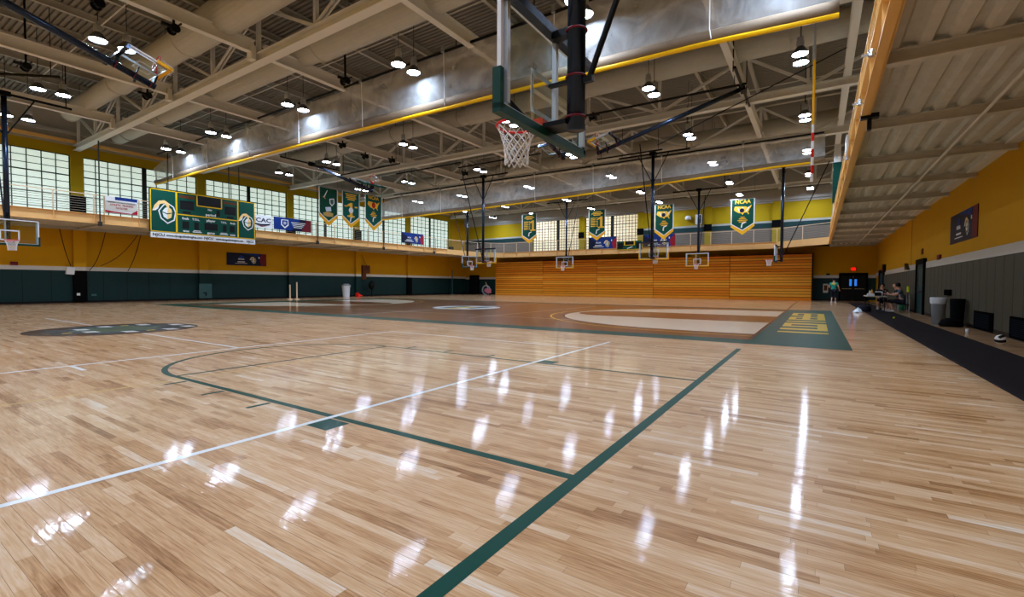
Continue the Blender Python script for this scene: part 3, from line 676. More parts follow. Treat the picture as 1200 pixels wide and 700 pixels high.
# ================================================================ BLEACHERS
bz = thing('bleachers', 'closed orange wooden bleachers stacked against the far wall', 'bleachers', (-15.3, 41.8, 0))
obj('backing', MB().box(-31.5, 41.86, 0, .9, 42.9, 3.98), 'dark_gap', bz)
sec = [-31.5, -24.9, -18.3, -12.35, -5.4, .9]; NR = 16; H = 3.9/NR; bmeshes = {}
for a, b in zip(sec, sec[1:]):
    for r_ in range(NR):
        key = (round(b-a, 2), random.randrange(3)); L_ = wloc(bz)
        if key not in bmeshes:
            hw = (b-a)/2-.02; o = obj('plank', MB().box(-hw, 0, 0, hw, .06, H-.035), ('bleacher', 'bleacher_b', 'bleacher_c')[key[1]], bz, local=True); bmeshes[key] = o.data
        else: o = bpy.data.objects.new('plank', bmeshes[key]); C.objects.link(o); o.parent = bz
        o.location = ((a+b)/2-L_.x, 41.8-L_.y+.004*(r_ % 3), .05+r_*H)
    for r_ in range(NR): pass
obj('toe_rail', MB().box(-31.5, 41.78, 0, .9, 41.86, .05), 'bleacher_c', bz)
obj('side_panel', MB().box(.9, 41.8, 0, .98, 42.9, 3.98), 'dark_gap', bz)

# ================================================================ RAISED CURTAINS
def curtain(label, Y, xs, top, midz, bot, end_round=True):
    t = thing('divider_curtain', label, 'curtain', (xs[-1], Y, bot[-1]))
    n = len(xs)
    def ip(arr, x): return float(np.interp(x, xs, arr))
    X = np.arange(xs[0], xs[-1]+.01, .25); rows = 7
    vs = []; fs = []
    for i, x in enumerate(X):
        zt, zm = ip(top, x), ip(midz, x)
        for r_ in range(rows):
            u = r_/(rows-1); vs.append((x, Y + .05*math.sin(x*2.1+u*3)*(.3+u) + .12*u*u, zt+(zm-zt)*u))
    for i in range(len(X)-1):
        for r_ in range(rows-1): fs.append((i*rows+r_, i*rows+r_+1, (i+1)*rows+r_+1, (i+1)*rows+r_))
    m = MB(); m.v = vs; m.f = fs; obj('mesh_cloth', m, 'curtain_mesh', t, True)
    # folded vinyl and bottom bar
    vs = []; fs = []; ring = 10
    for i, x in enumerate(X):
        zm, zb = ip(midz, x), ip(bot, x); h = (zm-zb)/2; c = (zm+zb)/2
        for k in range(ring):
            a = 2*PI*k/ring; vs.append((x, Y+.12+math.cos(a)*.13*(1+.15*math.sin(x*1.7)), c+math.sin(a)*(h+.03)))
    for i in range(len(X)-1):
        for k in range(ring): fs.append((i*ring+k, i*ring+(k+1) % ring, (i+1)*ring+(k+1) % ring, (i+1)*ring+k))
    fs += [tuple(range(ring)), tuple(range(len(vs)-ring, len(vs)))]
    m = MB(); m.v = vs; m.f = fs; obj('vinyl_bundle', m, 'curtain_vinyl', t, True)
    obj('bottom_bar', MB().tube([(x, Y+.1, ip(bot, x)-.03) for x in X[::4]], .07, 8), 'curtain_yellow', t)
    obj('roller_tube', MB().tube([(xs[1], Y-.05, max(top)+.02), (xs[-1]-.2, Y-.05, max(top)+.02)], .05, 8), 'black_metal', t)
    for x in np.arange(xs[0]+3, xs[-1], 4.6):
        obj('lift_strap', MB().tube([(x, Y-.06, ip(top, x)), (x, Y-.02, ip(midz, x)), (x+.05, Y-.06, ip(bot, x))], .014, 5), 'sign_white', t)
        obj('lift_pulley', MB().box(x-.06, Y-.14, ip(top, x)-.02, x+.06, Y-.02, ip(top, x)+.2), 'alu', t)
    return t
curtain('raised white mesh divider curtain with yellow hem, nearer one', 8.72, [-36.4, -35.6, -33.2, -27.6, -20.7, -13.7, -7, -1.8, 1.65], [8.95, 9.2, 9.35, 9.45, 9.62, 9.8, 9.8, 9.8, 9.75], [8.2, 8.15, 8.25, 8.36, 8.3, 8.22, 8.1, 8.0, 7.85], [7.98, 7.95, 7.98, 8.0, 7.95, 7.88, 7.8, 7.72, 7.56])
curtain('raised white mesh divider curtain with yellow hem, further one', 25.2, [-33, -31, -22.4, -15, -7.9, -1.2, 1.65], [8.7, 9.0, 9.2, 9.3, 9.3, 9.3, 9.3], [7.5, 7.5, 7.55, 7.7, 7.9, 8.05, 8.1], [7.25, 7.25, 7.3, 7.45, 7.64, 7.86, 7.9])

# ================================================================ BASKETS
def make_basket(pad, label, group='ceiling hung basketball goals', braces=True, mast_top=9.4, black_back=True):
    t = thing('basketball_goal', label, 'basketball goal', (0, 0, 0), group)
    z0, z1, hw = 2.9, 3.97, .915
    gl = obj('glass', MB().box(-.008, -hw+.03, z0+.03, .008, hw-.03, z1-.03), 'board_glass', t, local=True)
    f = MB()
    for q in ((-hw, -hw+.045, z0, z1), (hw-.045, hw, z0, z1), (-hw, hw, z1-.045, z1), (-hw, hw, z0, z0+.045)): f.box(-.03, q[0], q[2], .014, q[1], q[3])
    obj('board_frame', f, 'white_frame', gl, local=True)
    s = MB()
    for q in ((-.305, -.255, 3.05, 3.5), (.255, .305, 3.05, 3.5), (-.305, .305, 3.45, 3.5), (-.305, .305, 3.05, 3.1)): s.box(.008, q[0], q[2], .014, q[1], q[3])
    obj('target_square', s, 'white_frame', gl, local=True)
    p = MB(); p.box(-.045, -hw-.03, z0-.055, .045, hw+.03, z0+.03)
    for sy in (-1, 1): p.box(-.045, sy*(hw+.03), z0-.02, .045, sy*(hw-.03), z0+.36)
    obj('edge_padding', p, pad, t, local=True)
    rim = MB().tube([(.38+.229*math.cos(2*PI*k/24), .229*math.sin(2*PI*k/24), 3.05) for k in range(24)], .014, 6, close=True).box(.01, -.06, 2.98, .16, .06, 3.06).bar((.01, -.09, 2.96), (.2, -.14, 3.05), .02, .03).bar((.01, .09, 2.96), (.2, .14, 3.05), .02, .03)
    rm = obj('rim', rim, 'rim_red', t, local=True)
    nt_ = MB(); NS = 12; LV = 7
    def np_(i, l):
        u = l/LV; r_ = .225*(1-u)+.135*u - .03*math.sin(PI*u); a = 2*PI*(i+.5*(l % 2))/NS
        return (.38+r_*math.cos(a), r_*math.sin(a), 3.04-.43*u)
    for l in range(LV):
        for i in range(NS):
            nt_.tube([np_(i, l), np_(i, l+1)], .0055, 4, cap=False); nt_.tube([np_(i, l), np_(i-1 if l % 2 == 0 else i+1, l+1)], .0055, 4, cap=False)
    obj('net', nt_, 'net_white', rm, local=True)
    # back frame
    b = MB().bar((-.08, -hw-.02, z1-.02), (-.08, hw+.02, z1-.02), .1, .09)
    obj('top_channel', b, 'mast_black', t, local=True)
    for y in (-.84, -.12, .84): obj('back_upright', MB().box(-.07, y-.025, z0+.05, -.02, y+.025, z1), 'alu', t, local=True)
    for q in ((-.3, -.13, z0+.02, -.03, .13, z0+.07), (-.3, -.05, z1-.1, -.09, .05, z1-.02), (-.28, -.03, 3.38, -.04, .03, 3.41)): obj('mount_plate', MB().box(*q), 'black_metal', t, local=True)
    ms = obj('mast', MB().tube([(-.36, 0, z0-.03), (-.36, 0, mast_top)], .096, 20), 'mast_black', t, True, True)
    for z in (3.0, 3.42, 3.9): obj('clamp_band', MB().tube([(-.36+.105*math.cos(2*PI*k/16), .105*math.sin(2*PI*k/16), z) for k in range(16)], .012, 5, close=True), 'maroon', ms, local=True)
    obj('knuckle', MB().box(-.55, -.028, 3.34, -.44, .028, 3.4), 'black_metal', t, local=True)
    if braces:
        obj('rear_brace', MB().tube([(-.5, 0, 3.36), (-2.95, 0, mast_top-.05)], .032, 10), 'black_metal', t, local=True)
        for sy in (-1, 1): obj('side_brace', MB().tube([(-.36, sy*.08, mast_top-1.7), (-.36, sy*.95, mast_top-.02)], .028, 8), 'black_metal', t, local=True)
    if braces:
        for y in (-2.0, 2.0): obj('drop_rod', MB().tube([(-.36, y, mast_top), (-.36, y, DECKZ+.02)], .022, 6), 'black_metal', t, local=True)
    obj('support_pipe', MB().tube([(-.36, -2.2, mast_top), (-.36, 2.2, mast_top)], .055, 10).box(-.5, -.2, mast_top-.12, -.22, .2, mast_top+.1), 'black_metal', t, local=True)
    return t
gG = make_basket('pad_green', 'x'); gY = make_basket('pad_yellow', 'x')
gGf = make_basket('pad_green', 'x', braces=False); gYf = make_basket('pad_yellow', 'x', braces=False)
used = set()
def place_goal(proto, label, loc, rz):
    o = proto if proto.name not in used else copy_tree(proto)
    used.add(proto.name); o.location = loc; o.rotation_euler = (0, 0, rz); o['label'] = label; return o
place_goal(gG, 'large near glass basketball goal with green padding over the near key', (-1.22, 0, 0), PI)
place_goal(gG, 'basketball goal with green padding cut by the left picture edge', (-27.9, .45, 0), 0)
place_goal(gG, 'far basketball goal seen edge-on in front of the bleachers, right end', (-1.15, 32.2, 0), PI)
place_goal(gG, 'far basketball goal facing sideways at left of the bleachers', (-26.9, 31.0, 0), -.25)
place_goal(gY, 'yellow padded basketball goal seen from behind, left of two', (-20.0, 24.3, 0), PI/2)
place_goal(gY, 'yellow padded basketball goal seen from behind, right of two', (-7.4, 25.05, 0), PI/2)
place_goal(gY, 'yellow padded basketball goal facing the viewer before the bleachers, left of two', (-19.4, 36.4, 0), -PI/2)
place_goal(gY, 'yellow padded basketball goal facing the viewer before the bleachers, right of two', (-7.3, 37.3, 0), -PI/2)
FOLD = []
def folded(proto, label, pivot, rz, th):
    o = proto if proto.name not in used else copy_tree(proto)
    used.add(proto.name); o['label'] = label
    R = Matrix.Rotation(rz, 4, 'Z') @ Matrix.Rotation(-th, 4, 'Y')
    o.matrix_world = Matrix.Translation(Vector(pivot)) @ R @ Matrix.Translation(-Vector((-.36, 0, 9.3)))
    FOLD.append((o, Vector(pivot), R.to_3x3() @ Vector((0, 1, 0))))
    return o
folded(gYf, 'yellow padded basketball goal folded up under the roof, upper left', (-16, -4.5, 9.25), PI/2, math.radians(72.5))
folded(gYf, 'yellow padded basketball goal folded up under the roof, right of the near goal', (-1.5, 16.7, 9.25), PI, math.radians(75))
folded(gGf, 'green padded basketball goal folded up above the hanging banners', (-27.4, 14.6, 9.3), 0, math.radians(68))
folded(gGf, 'green padded basketball goal folded up behind the near goal', (-9.7, 10.8, 9.25), PI/2, math.radians(76))
bpy.context.view_layer.update()
for o, pv, rt_ in FOLD:
    for u in (-1.9, 1.9):
        p = pv+rt_*u; d = obj('drop_rod', MB().tube([p, (p.x, p.y, DECKZ+.02)], .022, 6), 'black_metal'); d.parent = o; d.matrix_parent_inverse = o.matrix_world.inverted()
# support pipes and winches
def pipe(label, pts, r=.05):
    t = thing('ceiling_pipe', label, 'pipe', pts[0]); obj('tube', MB().tube(pts, r, 8), 'black_metal', t)
    a, b = Vector(pts[0]), Vector(pts[1])
    if abs(a.z-b.z) < .1:
        for u in (.06, .94): p = a.lerp(b, u); obj('drop_rod', MB().tube([p, (p.x, p.y, DECKZ)], .016, 6), 'hanger_dark', t)
pipe('long black pipe below the roof right of the near goal', [(-8.6, 16.0, 9.25), (-1.2, 16.2, 9.25)])
pipe('black pipe below the roof behind the near goal', [(-10.6, 23.5, 9.25), (-6.5, 23.5, 9.25)])
pipe('black pipe below the roof above the left banners', [(-28.5, 17.6, 9.3), (-22.2, 17.6, 9.3)])
pipe('black cable running from the roof to the right balcony', [(-4.8, 16.6, 7.5), (2.0, 15.9, 9.66)], .022)
pipe('black pipe below the roof over the middle of the far court', [(-19.5, 20.4, 9.25), (-13.0, 20.4, 9.25)])
pipe('black pipe below the roof left of the near goal', [(-24.5, 19.4, 9.25), (-18.5, 19.4, 9.25)])
pipe('black pipe below the roof at the upper left corner', [(-27.5, -2.0, 9.3), (-23.7, 1.2, 9.3)])
for i, (x, y, lb) in enumerate(((-16.4, .4, 'at top of the upper left corner'), (-16.1, 2.2, 'above the folded goal in the upper left'), (-23.8, .3, 'over the left lamp pair'), (-23.2, 3.9, 'beside the bright truss'), (-14.7, 7.62, 'next to the nearer curtain'), (-8.0, 16.8, 'right of the near goal'), (-22.2, 13.1, 'below the nearer curtain'), (-23.0, 15.4, 'above the second left banner'), (-22.3, 17.0, 'above the third left banner'), (-20.5, 22.4, 'over the far court'))):
    t = thing('winch', 'black electric winch under the roof, ' + lb, 'winch', (x, y, 9.3), 'black winches')
    obj('drum', MB().tube([(x-.14, y, 9.36), (x+.14, y, 9.36)], .08, 12), 'black_metal', t)
    for sx in (-.15, .15): obj('flange', MB().tube([(x+sx-.012, y, 9.36), (x+sx+.012, y, 9.36)], .14, 12), 'black_metal', t)
    obj('motor', MB().tube([(x+.02, y-.09, 9.42), (x+.02, y-.34, 9.42)], .06, 10), 'black_metal', t)
    obj('cross_arm', MB().bar((x-.3, y+.1, 9.5), (x+.3, y+.1, 9.5), .04, .04), 'black_metal', t)
    obj('bracket', MB().box(x-.03, y-.03, 9.42, x+.03, y+.03, DECKZ if i in (2, 4) else 9.658), 'black_metal', t)
# hanging striped pole
t = thing('hanging_pole', 'thin hanging pole with red and white striped lower end', 'pole', (1.1, 12, 4.33))
obj('upper_rod', MB().tube([(1.1, 12, 6.4), (1.1, 12, 9.4)], .03, 8), 'alu', t)
obj('gold_sleeve', MB().tube([(1.1, 12, 6.0), (1.1, 12, 7.9)], .034, 8), 'pad_yellow', t)
for k in range(7): obj('stripe', MB().tube([(1.1, 12, 4.33+.24*k), (1.1, 12, 4.57+.24*k)], .038, 8), 'rim_red' if k % 2 else 'sign_white', t)

# ================================================================ FLAT SIGNS
class Flat:
    def __init__(s, root, O, U, N): s.r = root; s.O = Vector(O); s.U = Vector(U); s.N = Vector(N); s.V = Vector((0, 0, 1))
    def poly(s, name, pts, m, d=0, t=.006, parent=None):
        return obj(name, MB().prism(pts, s.O, s.U, s.V, s.N, d-t, d), m, parent or s.r)
    def polys(s, name, lst, m, d=0, t=.006, parent=None):
        mb = MB()
        for p in lst: mb.prism(p, s.O, s.U, s.V, s.N, d-t, d)
        return obj(name, mb, m, parent or s.r)
    def rect(s, name, u0, u1, v0, v1, m, d=0, t=.006, parent=None): return s.poly(name, [(u0, v0), (u1, v0), (u1, v1), (u0, v1)], m, d, t, parent)
    def text(s, body, u, v, size, m, d=0, width=None, parent=None, align='CENTER'):
        return obj('lettering', text_mb(body, size, s.O+s.U*u+s.V*v, s.U, s.V, s.N, d, align, width), m, parent or s.r)
    def helmet(s, u, v, k, d):
        def P(pts): return [(u+a*k, v+b*k) for a, b in pts]
        def P0(pts): return [(u+(a*.86+.005)*k, v+(b*.86-.02)*k) for a, b in pts]
        s.poly('emblem', P([(-.5, .03), (-.36, -.5), (.05, -.84), (.48, -.56), (.58, 0), (.44, .4), (.1, .62), (-.18, .5)]), 'sign_white', d)
        s.poly('emblem', P([(-.42, .02), (-.3, -.45), (.05, -.74), (.41, -.5), (.5, 0), (.38, .35), (.1, .55), (-.14, .44)]), 'score_green', d+.003)
        s.poly('emblem', P0([(-.3, -.06), (-.22, -.4), (.05, -.58), (.31, -.42), (.36, -.08), (.03, -.18)]), 'helmet_cream', d+.006)
        s.poly('emblem', P0([(-.3, -.06), (.03, -.18), (.05, -.58), (-.22, -.4)]), 'sign_white', d+.007)
        s.poly('emblem', P0([(-.32, .02), (.03, -.1), (.38, 0), (.32, .26), (.1, .42), (-.12, .32)]), 'sign_white', d+.006)
        s.poly('emblem', P0([(.03, -.1), (.38, 0), (.32, .26), (.1, .42)]), 'helmet_cream', d+.008)
        s.poly('emblem', P([(.16, .26), (.14, .6), (-.12, .78), (-.46, .7), (-.72, .36), (-.84, .0), (-.58, .24), (-.36, .5), (-.12, .56), (.02, .3)]), 'helmet_cream', d+.006)
        s.poly('emblem', P([(-.84, .0), (-.58, .24), (-.42, .44), (-.5, .16), (-.66, .02)]), 'sign_white', d+.008)

# ---- scoreboard
Y1, Y2, Z1, Z2 = 7.25, 13.57, 4.42, 7.05
sb = thing('scoreboard', 'large green scoreboard with gold frames hung before the left balcony', 'scoreboard', (FXL+.3, (Y1+Y2)/2, 4.1))
f = Flat(sb, (FXL+.44, Y1, Z1), (0, 1, 0), (1, 0, 0)); Wd, Ht = Y2-Y1, Z2-Z1
cab = f.rect('cabinet', 0, Wd, 0, Ht, 'score_green', 0, .2)
cA, cB = 1.4, 5.15
bars = [(0, Wd, 0, .05), (0, Wd, Ht-.05, Ht), (0, .05, 0, Ht), (Wd-.05, Wd, 0, Ht), (cA-.05, cA+.05, 0, Ht), (cB-.04, cB+.04, 0, Ht), (cA, cB, 1.18, 1.24), (2.55, 2.61, 1.9, Ht), (4.05, 4.11, 1.9, Ht), (2.55, 4.11, 1.87, 1.93)]
for q in bars: f.rect('gold_trim', *q, 'gold', .012, parent=cab)
f.rect('display', 2.61, 4.05, 1.95, Ht-.06, 'display_black', .012)
for u0, u1, v0, v1 in ((1.6, 2.4, 1.55, 2.12), (4.28, 5.0, 1.55, 2.12), (1.75, 2.2, 1.3, 1.45), (3.75, 3.97, 1.36, 1.75), (4.42, 4.85, 1.3, 1.44), (1.72, 2.1, .33, .8), (2.4, 2.66, .33, .8), (3.0, 3.82, .36, .82), (4.15, 4.38, .36, .8), (4.6, 4.92, .36, .8)):
    f.rect('display', u0, u1, v0, v1, 'display_black', .01, parent=cab)
f.rect('team_plate', 1.55, 2.45, 2.28, 2.45, 'display_brown', .01); f.rect('team_plate', 4.22, 5.05, 2.28, 2.42, 'display_brown', .01)
for s_, u, v, z in (('fouls', 1.9, .98, .2), ('T.O.L.', 2.5, .98, .17), ('player', 3.4, 1.0, .22), ('T.O.L.', 4.22, .98, .15), ('fouls', 4.8, .98, .17), ('won', 1.92, .18, .2), ('game', 3.4, .18, .22), ('won', 4.78, .18, .2), ('period', 3.4, 1.38, .24), ('hits', 3.35, 1.72, .18)):
    f.text(s_, u, v, z, 'sign_white', .014)
for u in (2.55, 4.2): f.rect('label_strip', u-.25, u+.28, .14, .19, 'sign_white', .012); f.rect('label_strip', u-.2, u+.22, .23, .27, 'sign_white', .012)
f.helmet(.86, 1.28, .9, .012); f.helmet(5.8, 1.22, .74, .012)
f.rect('web_strip', .02, Wd+.02, -.36, -.02, 'sign_white', 0, .12)
f.text('NJCU', .42, -.19, .24, 'ink_dark', .012, width=.62); f.text('www.njcugothicknights.com', 1.85, -.19, .2, 'ink_dark', .012, width=2.05)
f.text('NJCU', 3.25, -.19, .24, 'ink_dark', .012, width=.55); f.text('www.njcugothicknights.com', 4.6, -.19, .2, 'ink_dark', .012, width=1.8); f.text('NJCU', 5.98, -.19, .24, 'ink_dark', .012, width=.5)
for u in (1.0, 5.3): obj('hanger', MB().bar((FXL+.34, Y1+u, Z2-.1), (FXL+.34, Y1+u, 9.4), .04, .04), 'black_metal', sb)

# ---- pointed banners
USA = [(-.48, .16), (-.44, .26), (-.1, .24), (.18, .22), (.3, .14), (.42, .26), (.5, .3), (.46, .16), (.38, .04), (.36, -.06), (.3, -.14), (.38, -.3), (.32, -.32), (.24, -.18), (.08, -.2), (.0, -.34), (-.08, -.22), (-.22, -.2), (-.4, -.08), (-.5, .02)]
def pbanner(label, O, U, N, W, Hs, Ht, art, cloth='banner_green', group='pointed championship banners'):
    """O: middle of the top edge; Hs: side height, Ht: height to the tip"""
    t = thing('pointed_banner', label, 'banner', (O[0], O[1], O[2]-Ht), group)
    f = Flat(t, O, U, N); w2 = W/2
    f.poly('cloth', [(-w2, 0), (-w2, -Hs), (0, -Ht+.1), (w2, -Hs), (w2, 0)], cloth, 0, .012)
    f.poly('gold_hem', [(-w2-.01, -Hs-.02), (-w2-.01, -Hs+.22), (0, -Ht+.34), (w2+.01, -Hs+.22), (w2+.01, -Hs-.02), (0, -Ht)], 'banner_gold', .006)
    f.polys('white_edge', [[(-w2-.01, 0), (-w2+.06, 0), (-w2+.06, -Hs+.2), (-w2-.01, -Hs+.22)], [(w2-.06, 0), (w2+.01, 0), (w2+.01, -Hs+.22), (w2-.06, -Hs+.2)]], 'sign_white', .006)
    f.polys('white_edge', [[(-w2, -Hs+.2), (-w2, -Hs+.27), (0, -Ht+.4), (0, -Ht+.33)], [(0, -Ht+.33), (0, -Ht+.4), (w2, -Hs+.27), (w2, -Hs+.2)]], 'sign_white', .009)
    obj('top_rod', MB().tube([Vector(O)-Vector(U)*(w2+.06)+Vector((0, 0, .02)), Vector(O)+Vector(U)*(w2+.06)+Vector((0, 0, .02))], .02, 6), 'alu', t)
    obj('hanging_wire', MB().tube([Vector(O)-Vector(U)*w2, Vector(O)-Vector(U)*w2+Vector((0, 0, DECKZ+.02-O[2]))], .008, 4).tube([Vector(O)+Vector(U)*w2, Vector(O)+Vector(U)*w2+Vector((0, 0, DECKZ+.02-O[2]))], .008, 4), 'hanger_dark', t)
    def mark(v):    # small pale swoosh mark near the tip
        f.polys('mark', [[(-.12, v-.18), (-.02, v-.22), (.02, v+.1), (-.06, v+.14)], [(-.02, v+.06), (.28, v+.2), (.26, v+.26), (-.04, v+.16)]], 'sign_white', .009)
    def one(u, v, h):
        f.poly('numeral', [(u-.3*h, v-.5*h), (u+.3*h, v-.5*h), (u+.3*h, v-.4*h), (u+.12*h, v-.37*h), (u+.12*h, v+.5*h), (u-.05*h, v+.5*h), (u-.3*h, v+.34*h), (u-.3*h, v+.24*h), (u-.1*h, v+.27*h), (u-.1*h, v-.37*h), (u-.3*h, v-.4*h)], 'letter_gold', .009)
    if art == 'knight':
        # generic sword, shield and horse-brown block in place of the mascot figure
        f.poly('sword', [(-.42, -.7), (-.34, -.72), (-.08, -.2), (-.12, -.16)], 'sign_white', .009)
        f.poly('sword_hilt', [(-.52, -.72), (-.28, -.86), (-.26, -.8), (-.48, -.66)], 'helmet_shade', .011)
        f.poly('shield', [(.08, -.8), (.5, -.72), (.52, -1.1), (.3, -1.36), (.1, -1.16)], 'sign_white', .009)
        f.poly('shield_field', [(.15, -.86), (.44, -.8), (.45, -1.08), (.3, -1.25), (.17, -1.12)], 'green_panel', .011)
        f.poly('drape', [(-.3, -1.5), (.2, -1.4), (.25, -1.75), (-.2, -1.8)], 'alu', .009)
        f.poly('ribbon', [(-.5, -1.95), (-.1, -1.8), (.4, -1.9), (.38, -2.15), (-.1, -2.2), (-.42, -2.12)], 'helmet_shade', .011)
    elif art == 'one':
        for k, (ww, v) in enumerate(((1.1, -.17), (.9, -.31), (1.0, -.45), (.7, -.59))): f.rect('title_line', -ww/2, ww/2, v-.04, v+.04, 'letter_gold', .009)
        one(0, -1.42, 1.15); f.poly('ball_mark', [(.22*math.cos(a*PI/8), -1.45+.22*math.sin(a*PI/8)) for a in range(16)], 'sign_white', .012)
        f.rect('title_line', -.62, -.36, -1.2, -1.1, 'letter_gold', .009); f.rect('title_line', .36, .62, -1.2, -1.1, 'letter_gold', .009); mark(-2.15)
    elif art == 'list':
        for k, (ww, v) in enumerate(((.8, -.2), (1.1, -.34), (.7, -.47))): f.rect('title_line', -ww/2, ww/2, v-.045, v+.045, 'letter_gold', .009)
        one(.42, -1.15, 1.05)
        for k in range(6): f.rect('list_line', -.62, -.12-.05*(k % 2), -.78-.15*k, -.71-.15*k, 'letter_gold', .009); f.rect('list_year', -.06, .1, -.78-.15*k, -.71-.15*k, 'letter_gold', .009)
        mark(-2.0)
    else:
        f.text('NCAA', 0, -.2, .42, 'letter_gold', .009, width=1.1); f.poly('country_map', [(u*1.25, -.82+v*1.15) for u, v in USA], 'letter_gold', .009)
        if art == 'ncaa_red':
            f.poly('seal', [(.2*math.cos(a*PI/8), -.8+.26*math.sin(a*PI/8)) for a in range(16)], 'orange_red', .012)
        else:
            for a in (-.35, 0, .4): f.poly('bowling_pin', [(a*.6-.04, -.95), (a*.6+.04, -.95), (a*1.1+.05, -.62), (a*1.1-.03, -.6)], 'sign_white', .011)
            f.poly('bowling_ball', [(-.05+.17*math.cos(k*PI/8), -.86+.17*math.sin(k*PI/8)) for k in range(16)], 'ncaa_navy', .014)
        for k, ww in enumerate((.3, .5, .7, .5)): f.rect('year_line', -ww/2, ww/2, -1.42-.12*k, -1.36-.12*k, 'banner_gold', .009)
        mark(-2.0)
XB = -30.5
def onX(y0, y1, zt, zs, ztip): return ((XB, (y0+y1)/2, zt), y1-y0, zt-zs, zt-ztip)
for lb, art, y0, y1, zt, zs, ztip, cl in (('green banner with sword and shield emblem, leftmost of three by the left windows', 'knight', 17.18, 18.83, 8.63, 6.47, 5.72, 'banner_green'), ('teal banner with a large gold 1, middle of three by the left windows', 'one', 19.25, 20.92, 8.65, 6.5, 5.76, 'banner_teal'), ('green banner with gold map and red seal, rightmost of three by the left windows', 'ncaa_red', 21.5, 23.27, 8.75, 6.55, 5.77, 'banner_teal')):
    O, W_, a, b = onX(y0, y1, zt, zs, ztip); pbanner(lb, O, (0, 1, 0), (1, 0, 0), W_, a, b, art, cl)
for lb, art, x0, x1, zt, zs, ztip in (('green banner with gold 1 and list, leftmost of four before the end wall', 'list', -24.06, -22.35, 8.34, 6.05, 5.41), ('green banner with gold 1 and list, second of four before the end wall', 'list', -16.72, -15.07, 8.18, 6.0, 5.36), ('green banner with gold map, third of four before the end wall, behind a mast', 'ncaa', -10.56, -8.98, 8.1, 5.85, 5.14), ('green banner with gold map, rightmost of four before the end wall', 'ncaa', -4.54, -2.88, 7.98, 5.88, 5.21)):
    pbanner(lb, ((x0+x1)/2, 36.0, zt), (1, 0, 0), (0, -1, 0), x1-x0, zt-zs, zt-ztip, art)

